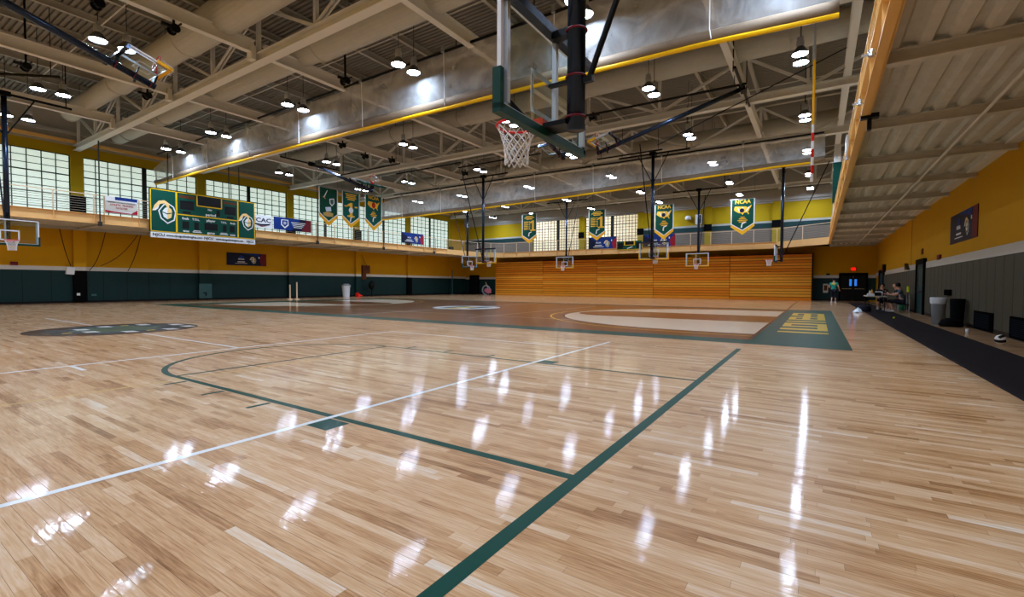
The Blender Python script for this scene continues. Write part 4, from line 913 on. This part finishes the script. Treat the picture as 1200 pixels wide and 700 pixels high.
# ---- rail banners
def rbanner(label, O, U, N, W, H, style, cat='banner', name='rail_banner'):
    t = thing(name, label, cat, O); f = Flat(t, O, U, N)
    if style == 'ncaa':
        f.rect('cloth', 0, W, 0, H, 'ncaa_blue', 0, .012); f.poly('red_end', [(W*.84, H*.55), (W, H), (W, 0), (W*.88, 0)], 'crimson', .004); f.poly('dark_corner', [(0, 0), (W*.45, 0), (W*.3, H*.6), (0, H)], 'ncaa_navy', .003)
        f.poly('disc', [(W*.35+.2*math.cos(a*PI/8)*H, H*.66+.2*math.sin(a*PI/8)*H) for a in range(16)], 'ncaa_blue', .006); f.text('NCAA', W*.35, H*.55, H*.17, 'sign_white', .009)
        f.rect('caption', W*.22, W*.48, H*.3, H*.36, 'sign_white', .006); f.rect('caption', W*.16, W*.54, H*.18, H*.22, 'sign_white', .006); f.helmet(W*.67, H*.46, H*.36, .006)
        f.rect('sponsor_mark', W*.81, W*.84, H*.64, H*.78, 'sign_white', .009)
    elif style == 'poster':
        f.rect('sheet', 0, W, 0, H, 'ncaa_navy', 0, .012); f.poly('red_end', [(W*.82, H*.6), (W*.86, H), (W, H), (W, 0), (W*.86, 0)], 'maroon', .004); f.poly('blue_corner', [(W*.3, H), (W*.84, H), (W*.8, H*.74)], 'ncaa_blue', .004)
        f.poly('disc', [(W*.35+.2*math.cos(a*PI/8)*H, H*.62+.2*math.sin(a*PI/8)*H) for a in range(16)], 'ncaa_blue', .006); f.text('NCAA', W*.35, H*.5, H*.17, 'sign_white', .009)
        f.rect('caption', W*.26, W*.44, H*.26, H*.32, 'sign_white', .006); f.rect('caption', W*.2, W*.5, H*.15, H*.18, 'sign_white', .006); f.helmet(W*.66, H*.46, H*.36, .006); f.rect('sponsor_mark', W*.79, W*.82, H*.62, H*.74, 'sign_white', .009)
    elif style == 'white':
        f.rect('cloth', 0, W, 0, H, 'sign_white', 0, .012); f.rect('blue_top', W*.3, W, H*.8, H, 'ncaa_blue', .004); f.rect('grey_field', 0, W, H*.12, H*.72, 'white_stripe', .003)
        f.poly('red_foot', [(0, 0), (W, 0), (W, H*.3), (W*.8, .05*H), (W*.2, H*.1), (0, H*.14)], 'crimson', .005)
        f.text('DEPARTMENT OF ATHLETICS & RECREATION', W/2, H*.65, H*.1, 'ncaa_navy', .007, width=W*.86)
        f.text('ATHLETIC  TRAINING', W/2, H*.49, H*.17, 'crimson', .007, width=W*.72); f.text('FACILITIES', W/2, H*.31, H*.15, 'crimson', .007, width=W*.36)
    elif style == 'ecac':
        f.rect('cloth', 0, W, 0, H, 'sign_white', 0, .012); f.text('ECAC', W*.5, H*.6, H*.46, 'ncaa_navy', .006, width=W*.86)
        f.poly('swoosh', [(W*.08, H*.38), (W*.5, H*.3), (W*.92, H*.38), (W*.85, H*.25), (W*.5, H*.17), (W*.2, H*.25)], 'ncaa_navy', .005); f.poly('swoosh', [(W*.2, H*.24), (W*.5, H*.16), (W*.85, H*.24), (W*.5, H*.08)], 'maroon', .006)
    elif style == 'shield':
        f.rect('cloth', 0, W, 0, H, 'ncaa_blue', 0, .012); f.poly('red_end', [(W*.72, 0), (W, 0), (W, H), (W*.86, H)], 'maroon', .004); f.poly('purple_band', [(W*.45, 0), (W*.72, 0), (W*.86, H), (W*.7, H)], 'ncaa_navy', .003)
        f.poly('shield', [(W*.19, H*.84), (W*.37, H*.84), (W*.38, H*.4), (W*.28, H*.14), (W*.18, H*.4)], 'sign_white', .006); f.poly('shield_field', [(W*.21, H*.78), (W*.35, H*.78), (W*.35, H*.46), (W*.28, H*.26), (W*.21, H*.46)], 'ncaa_blue', .009); f.text('III', W*.28, H*.55, H*.3, 'sign_white', .012)
        for k in range(4): f.rect('caption', W*(.45+.02*k), W*(.83-.03*k), H*(.66-.13*k), H*(.71-.13*k), 'sign_white', .006)
    else:   # small green scoreboard
        f.rect('cabinet', 0, W, 0, H, 'banner_green', 0, .12); f.rect('gold_trim', W*.3, W*.74, H*.5, H, 'gold', .005); f.rect('display', W*.34, W*.7, H*.56, H*.98, 'display_black', .01)
        f.rect('display', W*.05, W*.25, H*.15, H*.8, 'display_black', .006); f.rect('display', W*.8, W*.97, H*.15, H*.8, 'display_black', .006); f.rect('gold_trim', 0, W, 0, H*.05, 'gold', .005)
        f.polys('mark', [[(W*.42, H*.08), (W*.64, H*.28), (W*.66, H*.36), (W*.44, H*.2)]], 'sign_white', .009)
    return t
XQ = FXL+.1
rbanner('white and crimson lettered banner on the left balcony railing', (XQ, 5.2, 5.33), (0, 1, 0), (1, 0, 0), 1.53, .95, 'white')
rbanner('white banner with navy letters right of the scoreboard', (XQ, 13.45, 5.36), (0, 1, 0), (1, 0, 0), 1.62, .93, 'ecac')
rbanner('blue to maroon banner with shield on the left balcony railing', (XQ, 15.18, 5.37), (0, 1, 0), (1, 0, 0), 3.12, .96, 'shield')
rbanner('blue banner with red end on the left railing near the corner', (XQ, 28.1, 5.35), (0, 1, 0), (1, 0, 0), 3.1, 1.05, 'ncaa')
rbanner('blue banner with red end on the far railing, left of the small scoreboard', (-18.4, 39.9, 4.85), (1, 0, 0), (0, -1, 0), 2.95, 1.2, 'ncaa')
rbanner('blue banner with red end on the far railing, right of the small scoreboard', (-12.8, 39.9, 4.83), (1, 0, 0), (0, -1, 0), 3.0, 1.2, 'ncaa')
rbanner('small green scoreboard on the far balcony railing', (-15.4, 39.88, 4.7), (1, 0, 0), (0, -1, 0), 2.45, .85, 'score', 'scoreboard', 'small_scoreboard')
rbanner('dark poster with emblem on the yellow left wall', (XL+.06, 13.6, 2.67), (0, 1, 0), (1, 0, 0), 3.1, .98, 'poster', 'poster', 'wall_poster')
rbanner('dark poster with emblem high on the right wall', (XR-.02, 18.0, 2.72), (0, -1, 0), (-1, 0, 0), 3.4, .98, 'poster', 'poster', 'wall_poster')

# ================================================================ SMALL WALL AND FLOOR THINGS
tag(obj('runner_mat', MB().box(3.2, -12, 0, 4.34, 37.5, .012), 'rubber_mat'), 'long dark rubber runner along the right wall', 'mat')
def vent(label, y0, y1):
    t = thing('floor_vent', label, 'vent', (XR-.12, (y0+y1)/2, .03))
    obj('housing', MB().box(XR-.09, y0, .03, XR-.02, y1, .54), 'vent_black', t)
    for k in range(9): obj('slat', MB().box(XR-.1, y0+.25, .09+.045*k, XR-.09, y1-.12, .115+.045*k), 'vent_grey', t)
vent('black wall vent at floor level, farther one by the volleyball', 12.6, 14.35); vent('black wall vent at floor level cut by the right picture edge', 9.5, 11.3)
tag(obj('wall_socket', MB().box(XR-.14, 17.25, .93, XR-.05, 18.0, 1.13), 'vent_black'), 'black box on the wall pads above the grey bin', 'wall box')
tag(obj('alarm_box', MB().box(XR-.07, 19.4, 2.27, XR, 19.85, 2.46), 'maroon'), 'small dark red alarm box on the white stripe', 'alarm')
tag(obj('thermostat', MB().box(XR-.04, 23.1, 2.68, XR, 23.45, 2.94).box(XR-.05, 23.2, 2.75, XR-.04, 23.35, 2.87), 'display_brown'), 'small thermostat cover on the yellow wall above the side door', 'thermostat')
tag(obj('alarm_horn', MB().prism([(0, 0), (.8, 0), (.8, .34)], (XR-.02, 26.4, 2.1), (0, 1, 0), (0, 0, 1), (-1, 0, 0), 0, .14), 'black_metal'), 'black wedge alarm horn at the wall joint', 'alarm')
tag(obj('tag_sign', MB().box(XR-.13, 26.2, .95, XR-.06, 26.4, 1.24), 'tennis'), 'small bright yellow tag on the wall pads near the table', 'tag')
tag(obj('wall_speaker', MB().box(XR-.2, 36.6, 2.2, XR, 37.0, 2.75), 'black_metal'), 'black speaker on the right wall near the far door', 'speaker')
# bins
t = thing('trash_can', 'grey round trash can with white liner beside the right wall', 'trash can', (4.58, 15.55, 0))
obj('barrel', MB().lathe([(.155, .0), (.19, .76), (.208, .78), (.208, .86), (.19, .87), (.18, .8), (.15, .05)], (4.58, 15.55, 0), 24), 'bin_grey', t, True)
obj('liner', MB().lathe([(.2, .68), (.215, .74), (.218, .84), (.212, .885), (.195, .885), (.185, .8)], (4.58, 15.55, 0), 24, cap=False), 'bag_white', t, True)
t = thing('recycling_bin', 'dark bin on a black base right of the grey trash can', 'trash can', (4.95, 15.1, 0))
obj('barrel', MB().lathe([(.15, .0), (.185, .8), (.185, .86), (.16, .86)], (4.97, 15.25, 0), 20), 'bin_dark', t)
obj('base_bag', MB().lathe([(.26, .0), (.3, .06), (.24, .2), (.1, .26)], (4.78, 14.93, 0), 20), 'black_pad', t)
t = thing('trash_can', 'pale grey trash can by the left wall', 'trash can', (-35.5, 23.35, 0))
obj('barrel', MB().lathe([(.3, .0), (.36, .95), (.4, .98), (.4, 1.08), (.34, 1.1)], (-35.5, 23.35, 0), 18), 'bag_white', t)
obj('lid', MB().lathe([(.41, 1.05), (.41, 1.12), (.2, 1.25)], (-35.5, 23.35, 0), 18), 'bin_grey', t)
t = thing('traffic_cone', 'small red cone lying by the left wall', 'cone', (-35.2, 24.7, 0))
obj('cone', MB().tube([(-35.2, 24.4, .16), (-35.2, 25.0, .1)], [.17, .03], 14), 'cone_red', t); obj('base', MB().box(-35.42, 24.34, 0, -34.98, 24.4, .4), 'cone_red', t)
for i, (x, y, h) in enumerate(((-33.0, 16.3, 1.15), (-32.8, 16.75, 1.35))):
    t = thing('net_post', '%s pale short post standing by the left wall' % ('shorter' if i == 0 else 'taller'), 'post', (x, y, 0), 'short posts by the left wall')
    obj('post', MB().tube([(x, y, .02), (x, y, h)], .05, 10), 'rail_tan', t); obj('foot', MB().lathe([(.2, 0), (.2, .03), (.06, .06)], (x, y, 0), 14), 'rail_tan', t)
t = thing('speaker_cabinet', 'brown box hung on the left wall beside a pilaster', 'wall box', (XL+.2, 26.7, 1.95))
obj('box', MB().box(XL+.02, 26.25, 2.3, XL+.4, 27.15, 3.1), 'display_brown', t); obj('lower_box', MB().box(XL+.02, 26.25, 1.7, XL+.3, 26.75, 2.3), 'display_brown', t); obj('cable', MB().tube([(XL+.1, 27.0, 3.1), (XL+.1, 26.5, 3.8), (XL+.05, 26.2, 4.4)], .015, 5), 'black_metal', t)
t = thing('fire_extinguisher', 'black bag on a stand by the left wall behind the cone', 'stand', (XL+.8, 27.0, 0))
obj('bag', MB().sphere((XL+.8, 27.0, 1.1), .32, 12, 8, 1.4), 'black_metal', t); obj('stand', MB().tube([(XL+.8, 27, .03), (XL+.8, 27, 1.6)], .05, 8).lathe([(.3, 0), (.3, .04), (.05, .06)], (XL+.8, 27, 0), 12), 'black_metal', t)
t = thing('wall_speaker', 'white tilted speaker box on the left wall with cables', 'speaker', (XL+.2, 4.45, 1.75))
obj('box', MB().add([(XL+.05+.25*a, 4.3+.36*b+.04*c, 1.76+.44*c-.03*b) for a in (0, 1) for b in (0, 1) for c in (0, 1)], [(0, 1, 3, 2), (4, 6, 7, 5), (0, 4, 5, 1), (2, 3, 7, 6), (0, 2, 6, 4), (1, 5, 7, 3)]), 'sign_white', t)
def cable(label, pts): tag(obj('hanging_cable', MB().tube(pts, .02, 5), 'black_metal'), label, 'cable', 'dark cables drooping on the left wall')
def droop(a, b, s, n=12): return [(XL+.34, a[0]+(b[0]-a[0])*k/n, a[1]+(b[1]-a[1])*k/n-s*math.sin(PI*k/n)) for k in range(n+1)]
cable('drooping dark cable down to the white speaker box', droop((3.98, 4.8), (4.5, 2.25), .25))
cable('drooping dark cable right of the black pilaster pad', droop((6.26, 4.8), (5.36, 2.0), .5))
cable('long drooping dark cable ending below the scoreboard, upper one', droop((8.06, 4.75), (5.9, 2.3), .4))
cable('long drooping dark cable ending below the scoreboard, lower one', droop((8.1, 4.7), (7.3, 2.0), .3))
tag(obj('wall_control', MB().box(XL+.03, 2.0, 2.22, XL+.1, 2.3, 2.42), 'maroon'), 'small dark red control on the left wall below the basket', 'wall box')
tag(obj('floor_socket', MB().box(XL+.3, 4.75, .45, XL+.34, 4.9, .6), 'sign_white'), 'tiny white socket on the black pilaster pad', 'socket')
tag(obj('floor_socket', MB().box(XL+.04, 5.5, .4, XL+.08, 5.75, .52), 'green_panel'), 'tiny pale socket right of the black pilaster pad', 'socket')
# exit sign, picture, speaker on back wall
t = thing('exit_sign', 'lit red exit sign above the far double doors', 'sign', (3.74, YB-.1, 2.5))
obj('housing', MB().box(3.56, YB-.12, 2.5, 3.94, YB, 2.78), 'black_metal', t); obj('face', MB().box(3.6, YB-.13, 2.53, 3.9, YB-.12, 2.75), 'exit_red', t)
obj('lettering', text_mb('EXIT', .19, (3.75, YB-.132, 2.64), (1, 0, 0), (0, 0, 1), (0, -1, 0), .004, width=.26), 'maroon', t)
t = thing('framed_notice', 'small framed notice on the dark wall by the exit doors', 'picture', (1.88, YB, .68))
obj('frame', MB().box(1.7, YB-.07, .66, 2.06, YB-.02, 1.42), 'white_stripe', t); obj('sheet', MB().box(1.77, YB-.08, .85, 1.99, YB-.07, 1.3), 'display_brown', t)
tag(obj('wall_lamp', MB().box(1.9, YB-.12, 2.14, 2.15, YB, 2.3), 'black_metal'), 'small black fixture on the stripe left of the exit doors', 'wall box')
t = thing('back_speaker', 'white speaker on the yellow end wall behind a mast', 'speaker', (-8.35, YB-.3, 7.1))
obj('box', MB().box(-8.6, YB-.5, 7.1, -8.1, YB-.02, 8.0), 'sign_white', t); obj('grille', MB().box(-8.35, YB-.52, 7.15, -8.08, YB-.5, 7.95), 'vent_grey', t)
tag(obj('wall_light', MB().lathe([(.25, 0), (.3, .1), (.2, .35)], (-9.3, YB-.3, 7.6), 14), 'sign_white'), 'round white fixture on the end wall right of the third banner', 'wall lamp')
# corner clutter
t = thing('cart_wheel', 'large round grey rack leaning in the far left corner', 'rack', (-32.6, 41.4, 0))
obj('disc', MB().tube([(-32.6+.55*math.cos(a*PI/12), 41.4, .55+.55*math.sin(a*PI/12)) for a in range(24)], .09, 8, close=True), 'bin_grey', t); obj('hub', MB().tube([(-32.6, 41.34, .5), (-32.6, 41.46, .5)], .25, 14), 'pink', t)
t = thing('stroller', 'small pink cart in the far left corner', 'cart', (-31.75, 40.9, 0))
obj('seat', MB().box(-32.0, 40.7, .2, -31.6, 41.1, .7), 'pink', t); obj('handle', MB().bar((-31.9, 40.9, .6), (-32.3, 40.9, 1.5), .04, .04), 'rail_tan', t)
for x in (-31.95, -31.65): obj('wheel', MB().tube([(x, 40.75, .1), (x, 40.8, .1)], .1, 10), 'black_metal', t)
t = thing('net_post', 'tall green post in the far left corner', 'post', (-36.2, 39.3, 0)); obj('post', MB().tube([(-36.2, 39.3, .02), (-36.2, 39.3, 3.0)], .06, 10), 'green_panel', t); obj('foot', MB().lathe([(.25, 0), (.25, .04), (.06, .07)], (-36.2, 39.3, 0), 12), 'green_panel', t)
# balls and bits
t = thing('volleyball', 'black and white volleyball on the floor by the right wall', 'ball', (4.62, 9.55, .105))
obj('shell', MB().sphere((4.62, 9.55, .107), .105, 24, 16), 'ball_white', t, True)
for k, ax in enumerate(((PI/2-.15, -.55), (PI/2-1.5, .7))):
    m = MB(); R = Matrix.Rotation(ax[1], 3, 'Z') @ Matrix.Rotation(ax[0]+.5, 3, 'X'); vs = []; n = 18
    for i in range(n+1):
        a = -1.1+2.2*i/n
        for w_ in (-.3, 0, .3): vs.append(Vector((4.62, 9.55, .107)) + R @ (Vector((math.sin(a)*math.cos(w_), math.sin(w_), math.cos(a)*math.cos(w_)))*.1075))
    m.add(vs, [(i*3+j, i*3+j+1, (i+1)*3+j+1, (i+1)*3+j) for i in range(n) for j in range(2)]); obj('panel', m, 'ball_black', t, True)
t = thing('paper_cup', 'small white paper cup on the floor between vent and bin', 'cup', (4.72, 12.75, 0)); obj('cup', MB().lathe([(.03, .0), (.045, .1), (.04, .1), (.028, .01)], (4.72, 12.75, 0), 14), 'paper', t); obj('sleeve', MB().lathe([(.036, .03), (.043, .075)], (4.72, 12.75, 0), 14, cap=False), 'bag_white', t)
tag(obj('tennis_ball', MB().sphere((3.76, 18.2, .047), .034, 14, 10), 'tennis'), 'bright yellow tennis ball on the dark runner', 'ball')
tag(obj('exercise_ball', MB().sphere((4.95, 25.9, .21), .2, 18, 12), 'ball_green'), 'green ball on the floor by the seated people', 'ball')
t = thing('towel', 'crumpled white towel on the floor by the table', 'towel', (3.0, 22.7, 0))
m = MB(); n = 14
vs = [(2.92+.2*math.cos(2*PI*k/n)*(j/4)*(1+.2*math.sin(3*k+j)), 22.7+.3*math.sin(2*PI*k/n)*(j/4), .004+max(0, .2*(1-j/4)+.05*math.sin(k*2.3+j))) for j in range(5) for k in range(n)]
m.add(vs, [(j*n+k, j*n+(k+1) % n, (j+1)*n+(k+1) % n, (j+1)*n+k) for j in range(4) for k in range(n)]); obj('cloth', m, 'paper', t, True)
tag(obj('equipment_bag', MB().lathe([(.26, .0), (.3, .12), (.24, .26), (.1, .3)], (3.2, 23.6, .014), 14), 'cloth_navy'), 'dark soft bag on the floor behind the white towel', 'bag')
# folding table with papers
t = thing('folding_table', 'grey topped folding table with clutter by the right wall', 'table', (3.75, 25.5, 0))
obj('table_top', MB().box(3.35, 24.0, .72, 4.1, 26.2, .76), 'table_top', t)
for x in (3.42, 4.03):
    for y in (24.15, 26.05): obj('leg', MB().tube([(x, y, .013), (x, y, .72)], .02, 6), 'black_metal', t)
obj('stretcher', MB().bar((3.42, 24.15, .3), (4.03, 24.15, .3), .02, .02).bar((3.42, 26.05, .3), (4.03, 26.05, .3), .02, .02), 'black_metal', t)
for i, (x, y, hh, mm, nm, lb, ct) in enumerate(((3.5, 24.3, .1, 'paper', 'paper_stack', 'stack of white papers on the near end of the table', 'paper'), (3.8, 24.78, .16, 'black_metal', 'laptop', 'black laptop shaped case on the table', 'laptop'), (3.9, 25.2, .2, 'paper', 'white_box', 'small white box in the middle of the table', 'box'))):
    tag(obj(nm, MB().box(x-.14, y-.18, .762, x+.14, y+.18, .762+hh).box(x-.12, y-.16, .762+hh, x+.1, y+.14, .762+hh+.015), mm), lb, ct)
tag(obj('drink_bottle', MB().lathe([(.045, .0), (.05, .02), (.05, .2), (.02, .27), (.02, .31)], (3.6, 25.0, .761), 12), 'pad_yellow'), 'yellow bottle standing on the table', 'bottle')
tag(obj('drink_bottle', MB().lathe([(.04, .0), (.045, .02), (.045, .18), (.02, .23), (.02, .26)], (3.5, 24.75, .761), 12), 'bag_white'), 'white bottle standing on the table', 'bottle')

# ================================================================ PEOPLE
def skin_mesh(name, joints, edges, root, m, parent, sub=1):
    me = bpy.data.meshes.new(name); keys = list(joints); idx = {k: i for i, k in enumerate(keys)}; off = wloc(parent)
    me.from_pydata([tuple(Vector(joints[k][0])-off) for k in keys], [(idx[a], idx[b]) for a, b in edges], [])
    o = bpy.data.objects.new(name, me); C.objects.link(o); o.parent = parent; WL[o.name] = off
    md = o.modifiers.new('skin', 'SKIN'); md.use_smooth_shade = True
    sv = me.skin_vertices[0].data if me.skin_vertices else None
    if sv is None:
        bm = bmesh.new(); bm.from_mesh(me); bm.verts.layers.skin.verify(); bm.to_mesh(me); bm.free(); sv = me.skin_vertices[0].data
    for k in keys:
        rr = joints[k][1]; sv[idx[k]].radius = rr if isinstance(rr, tuple) else (rr, rr); sv[idx[k]].use_root = (k == root)
    s = o.modifiers.new('sub', 'SUBSURF'); s.levels = sub; s.render_levels = sub
    me.materials.append(M(m)); return o
def person(label, base, face, pose, shirt, pants, hair='hair_dark', bald=False, sleeve=True):
    """base: floor point below the pelvis, face: heading angle; pose: dict of joint positions in body axes (right, forward, up)"""
    t = thing('person', label, 'person', base)
    B = Vector(base); fw = Vector((math.cos(face), math.sin(face), 0)); rt = Vector((fw.y, -fw.x, 0))
    def P(p): return B+rt*p[0]+fw*p[1]+Vector((0, 0, p[2]))
    J = {k: P(v) for k, v in pose.items()}
    j = {}; E = []
    def ad(k, p, r): j[k] = (p, r)
    ad('pelvis', J['pelvis'], (.15, .11)); ad('waist', J['pelvis'].lerp(J['chest'], .5), (.135, .1)); ad('chest', J['chest'], (.155, .11)); ad('neck', J['neck'], .055)
    hd = J['head']; up = (hd-J['neck']).normalized()
    ad('jaw', hd-up*.06, .075); ad('head', hd+up*.04, (.085, .098)); ad('crown', hd+up*.12, .06)
    ad('nose', hd+fw*.1-up*.005, .016)
    E += [('pelvis', 'waist'), ('waist', 'chest'), ('chest', 'neck'), ('neck', 'jaw'), ('jaw', 'head'), ('head', 'crown'), ('head', 'nose')]
    for s, sg in (('l', -1), ('r', 1)):
        ad('ear'+s, hd+rt*sg*.092, .018); E.append(('head', 'ear'+s))
        ad('sh'+s, J['sh'+s], .062); ad('el'+s, J['el'+s], .044); ad('wr'+s, J['wr'+s], .03); d = (J['wr'+s]-J['el'+s]).normalized()
        ad('palm'+s, J['wr'+s]+d*.07, (.04, .022)); E += [('chest', 'sh'+s), ('sh'+s, 'el'+s), ('el'+s, 'wr'+s), ('wr'+s, 'palm'+s)]
        sd = d.cross(Vector((0, 0, 1)));  sd = sd.normalized() if sd.length > .1 else fw
        dn = d.cross(sd)
        for q, (o_, ln) in enumerate(((-.03, .07), (-.01, .085), (.01, .08), (.03, .062))):
            k1, k2 = 'f%d%s' % (q, s), 'g%d%s' % (q, s); ad(k1, J['wr'+s]+d*(.085+ln*.5)+sd*o_, .009); ad(k2, J['wr'+s]+d*(.08+ln)+sd*o_+dn*.02, .008); E += [('palm'+s, k1), (k1, k2)]
        ad('th'+s, J['wr'+s]+d*.06+sd*.055, .011); E.append(('palm'+s, 'th'+s))
        ad('hip'+s, J['hip'+s], .085); ad('kn'+s, J['kn'+s], .058); ad('an'+s, J['an'+s], .038); ad('toe'+s, J['an'+s]+fw*.16-Vector((0, 0, .045)), .03)
        E += [('pelvis', 'hip'+s), ('hip'+s, 'kn'+s), ('kn'+s, 'an'+s), ('an'+s, 'toe'+s)]
    skin_mesh('body', j, E, 'pelvis', 'skin', t)
    sj = {k: (j[k][0], tuple(x+.022 for x in j[k][1]) if isinstance(j[k][1], tuple) else j[k][1]+.024) for k in ('pelvis', 'waist', 'chest', 'shl', 'shr')}
    sj['nk'] = (J['chest'].lerp(J['neck'], .8), .085)
    for s in 'lr': sj['se'+s] = (J['sh'+s].lerp(J['el'+s], .62), .066)
    skin_mesh('shirt', sj, [('pelvis', 'waist'), ('waist', 'chest'), ('chest', 'nk'), ('chest', 'shl'), ('chest', 'shr'), ('shl', 'sel'), ('shr', 'ser')], 'waist', shirt, t)
    pj = {'pelvis': (J['pelvis']-Vector((0, 0, .02)), (.168, .128))}; pe = []
    for s in 'lr':
        pj['hip'+s] = (J['hip'+s], .105); pj['kn'+s] = (J['kn'+s], .078); pj['sn'+s] = (J['kn'+s].lerp(J['an'+s], .35 if pants == 'cloth_navy' else .85), .068); pe += [('pelvis', 'hip'+s), ('hip'+s, 'kn'+s), ('kn'+s, 'sn'+s)]
    skin_mesh('trousers', pj, pe, 'pelvis', pants, t)
    for s in 'lr':
        a = J['an'+s]; obj('shoe', MB().bar(a-fw*.07-Vector((0, 0, .04)), a+fw*.19-Vector((0, 0, .045)), .1, .08), 'shoe_white', t)
    if not bald: obj('hair', MB().lathe([(.098, -.02), (.108, .05), (.09, .13), (.04, .165)], tuple(hd-fw*.012), 14), hair, t, True)
    for sg in (-1, 1): obj('eye', MB().sphere(tuple(hd+fw*.088+rt*sg*.034+Vector((0, 0, .02))), .012, 8, 6), 'ball_black', t)
    obj('mouth', MB().box(-.025, -.006, -.005, .025, .006, .005).__class__().bar(hd+fw*.078-rt*.025-Vector((0, 0, .055)), hd+fw*.078+rt*.025-Vector((0, 0, .055)), .012, .01), 'maroon', t)
    return t
walk = dict(pelvis=(0, 0, .96), chest=(0, .02, 1.36), neck=(0, .03, 1.53), head=(0, .06, 1.68), shl=(-.2, .02, 1.44), elr=(.3, -.04, 1.18), ell=(-.3, .0, 1.18), wrl=(-.22, .2, 1.08), shr=(.2, .02, 1.44), wrr=(.32, .12, .98), hipl=(-.1, 0, .9), knl=(-.11, .1, .5), anl=(-.11, -.05, .085), hipr=(.1, 0, .9), knr=(.11, .02, .5), anr=(.11, .12, .085))
tp = person('person in teal shirt and dark shorts walking toward the far exit doors', (2.32, 37.6, 0), PI*.44, walk, 'shirt_teal', 'cloth_navy')
fwp = Vector((math.cos(PI*.44), math.sin(PI*.44), 0)); rtp = Vector((fwp.y, -fwp.x, 0)); bk = Vector((2.32, 37.6, 1.4))-fwp*.13
obj('shirt_print', MB().bar(bk-rtp*.13, bk+rtp*.13, .02, .06), 'tennis', tp)
sit = dict(pelvis=(0, 0, .53), chest=(0, .1, .92), neck=(0, .16, 1.09), head=(0, .22, 1.23), shl=(-.19, .1, 1.0), shr=(.19, .1, 1.0), ell=(-.26, .28, .8), elr=(.26, .28, .8), wrl=(-.16, .5, .83), wrr=(.16, .5, .83), hipl=(-.1, .05, .48), hipr=(.1, .05, .48), knl=(-.14, .45, .5), knr=(.14, .45, .5), anl=(-.14, .4, .09), anr=(.14, .48, .09))
def chair(label, x, y, face):
    t = thing('folding_chair', label, 'chair', (x, y, 0), 'folding chairs at the table'); fw = Vector((math.cos(face), math.sin(face), 0)); rt = Vector((fw.y, -fw.x, 0)); B = Vector((x, y, 0)); Z = Vector((0, 0, 1))
    obj('seat', MB().bar(B-fw*.2+Z*.38, B+fw*.2+Z*.38, .42, .04), 'black_metal', t); obj('backrest', MB().bar(B-fw*.24-rt*.2+Z*.75, B-fw*.24+rt*.2+Z*.75, .03, .25), 'black_metal', t)
    for a in (-.19, .19):
        for b in (-.22, .19): obj('leg', MB().tube([B+fw*b+rt*a+Z*.014, B+fw*b+rt*a+Z*(.38 if b > 0 else .86)], .014, 6), 'alu', t)
for lb, x, y, fc, sh, bald, clb in (('seated person in grey shirt leaning to the table, nearest one', 4.74, 24.3, PI*.98, 'shirt_grey', False, 'folding chair under the seated person in grey'), ('seated person in black shirt with cropped hair behind the grey one', 4.75, 25.35, PI*1.02, 'shirt_black', True, 'folding chair under the seated person with cropped hair'), ('seated person in dark clothes at the far end of the table', 4.2, 27.0, PI*1.45, 'shirt_black', False, 'folding chair at the far end of the table')):
    person(lb, (x, y, .013), fc, sit, sh, 'cloth_navy', bald=bald); chair(clb, x, y, fc)
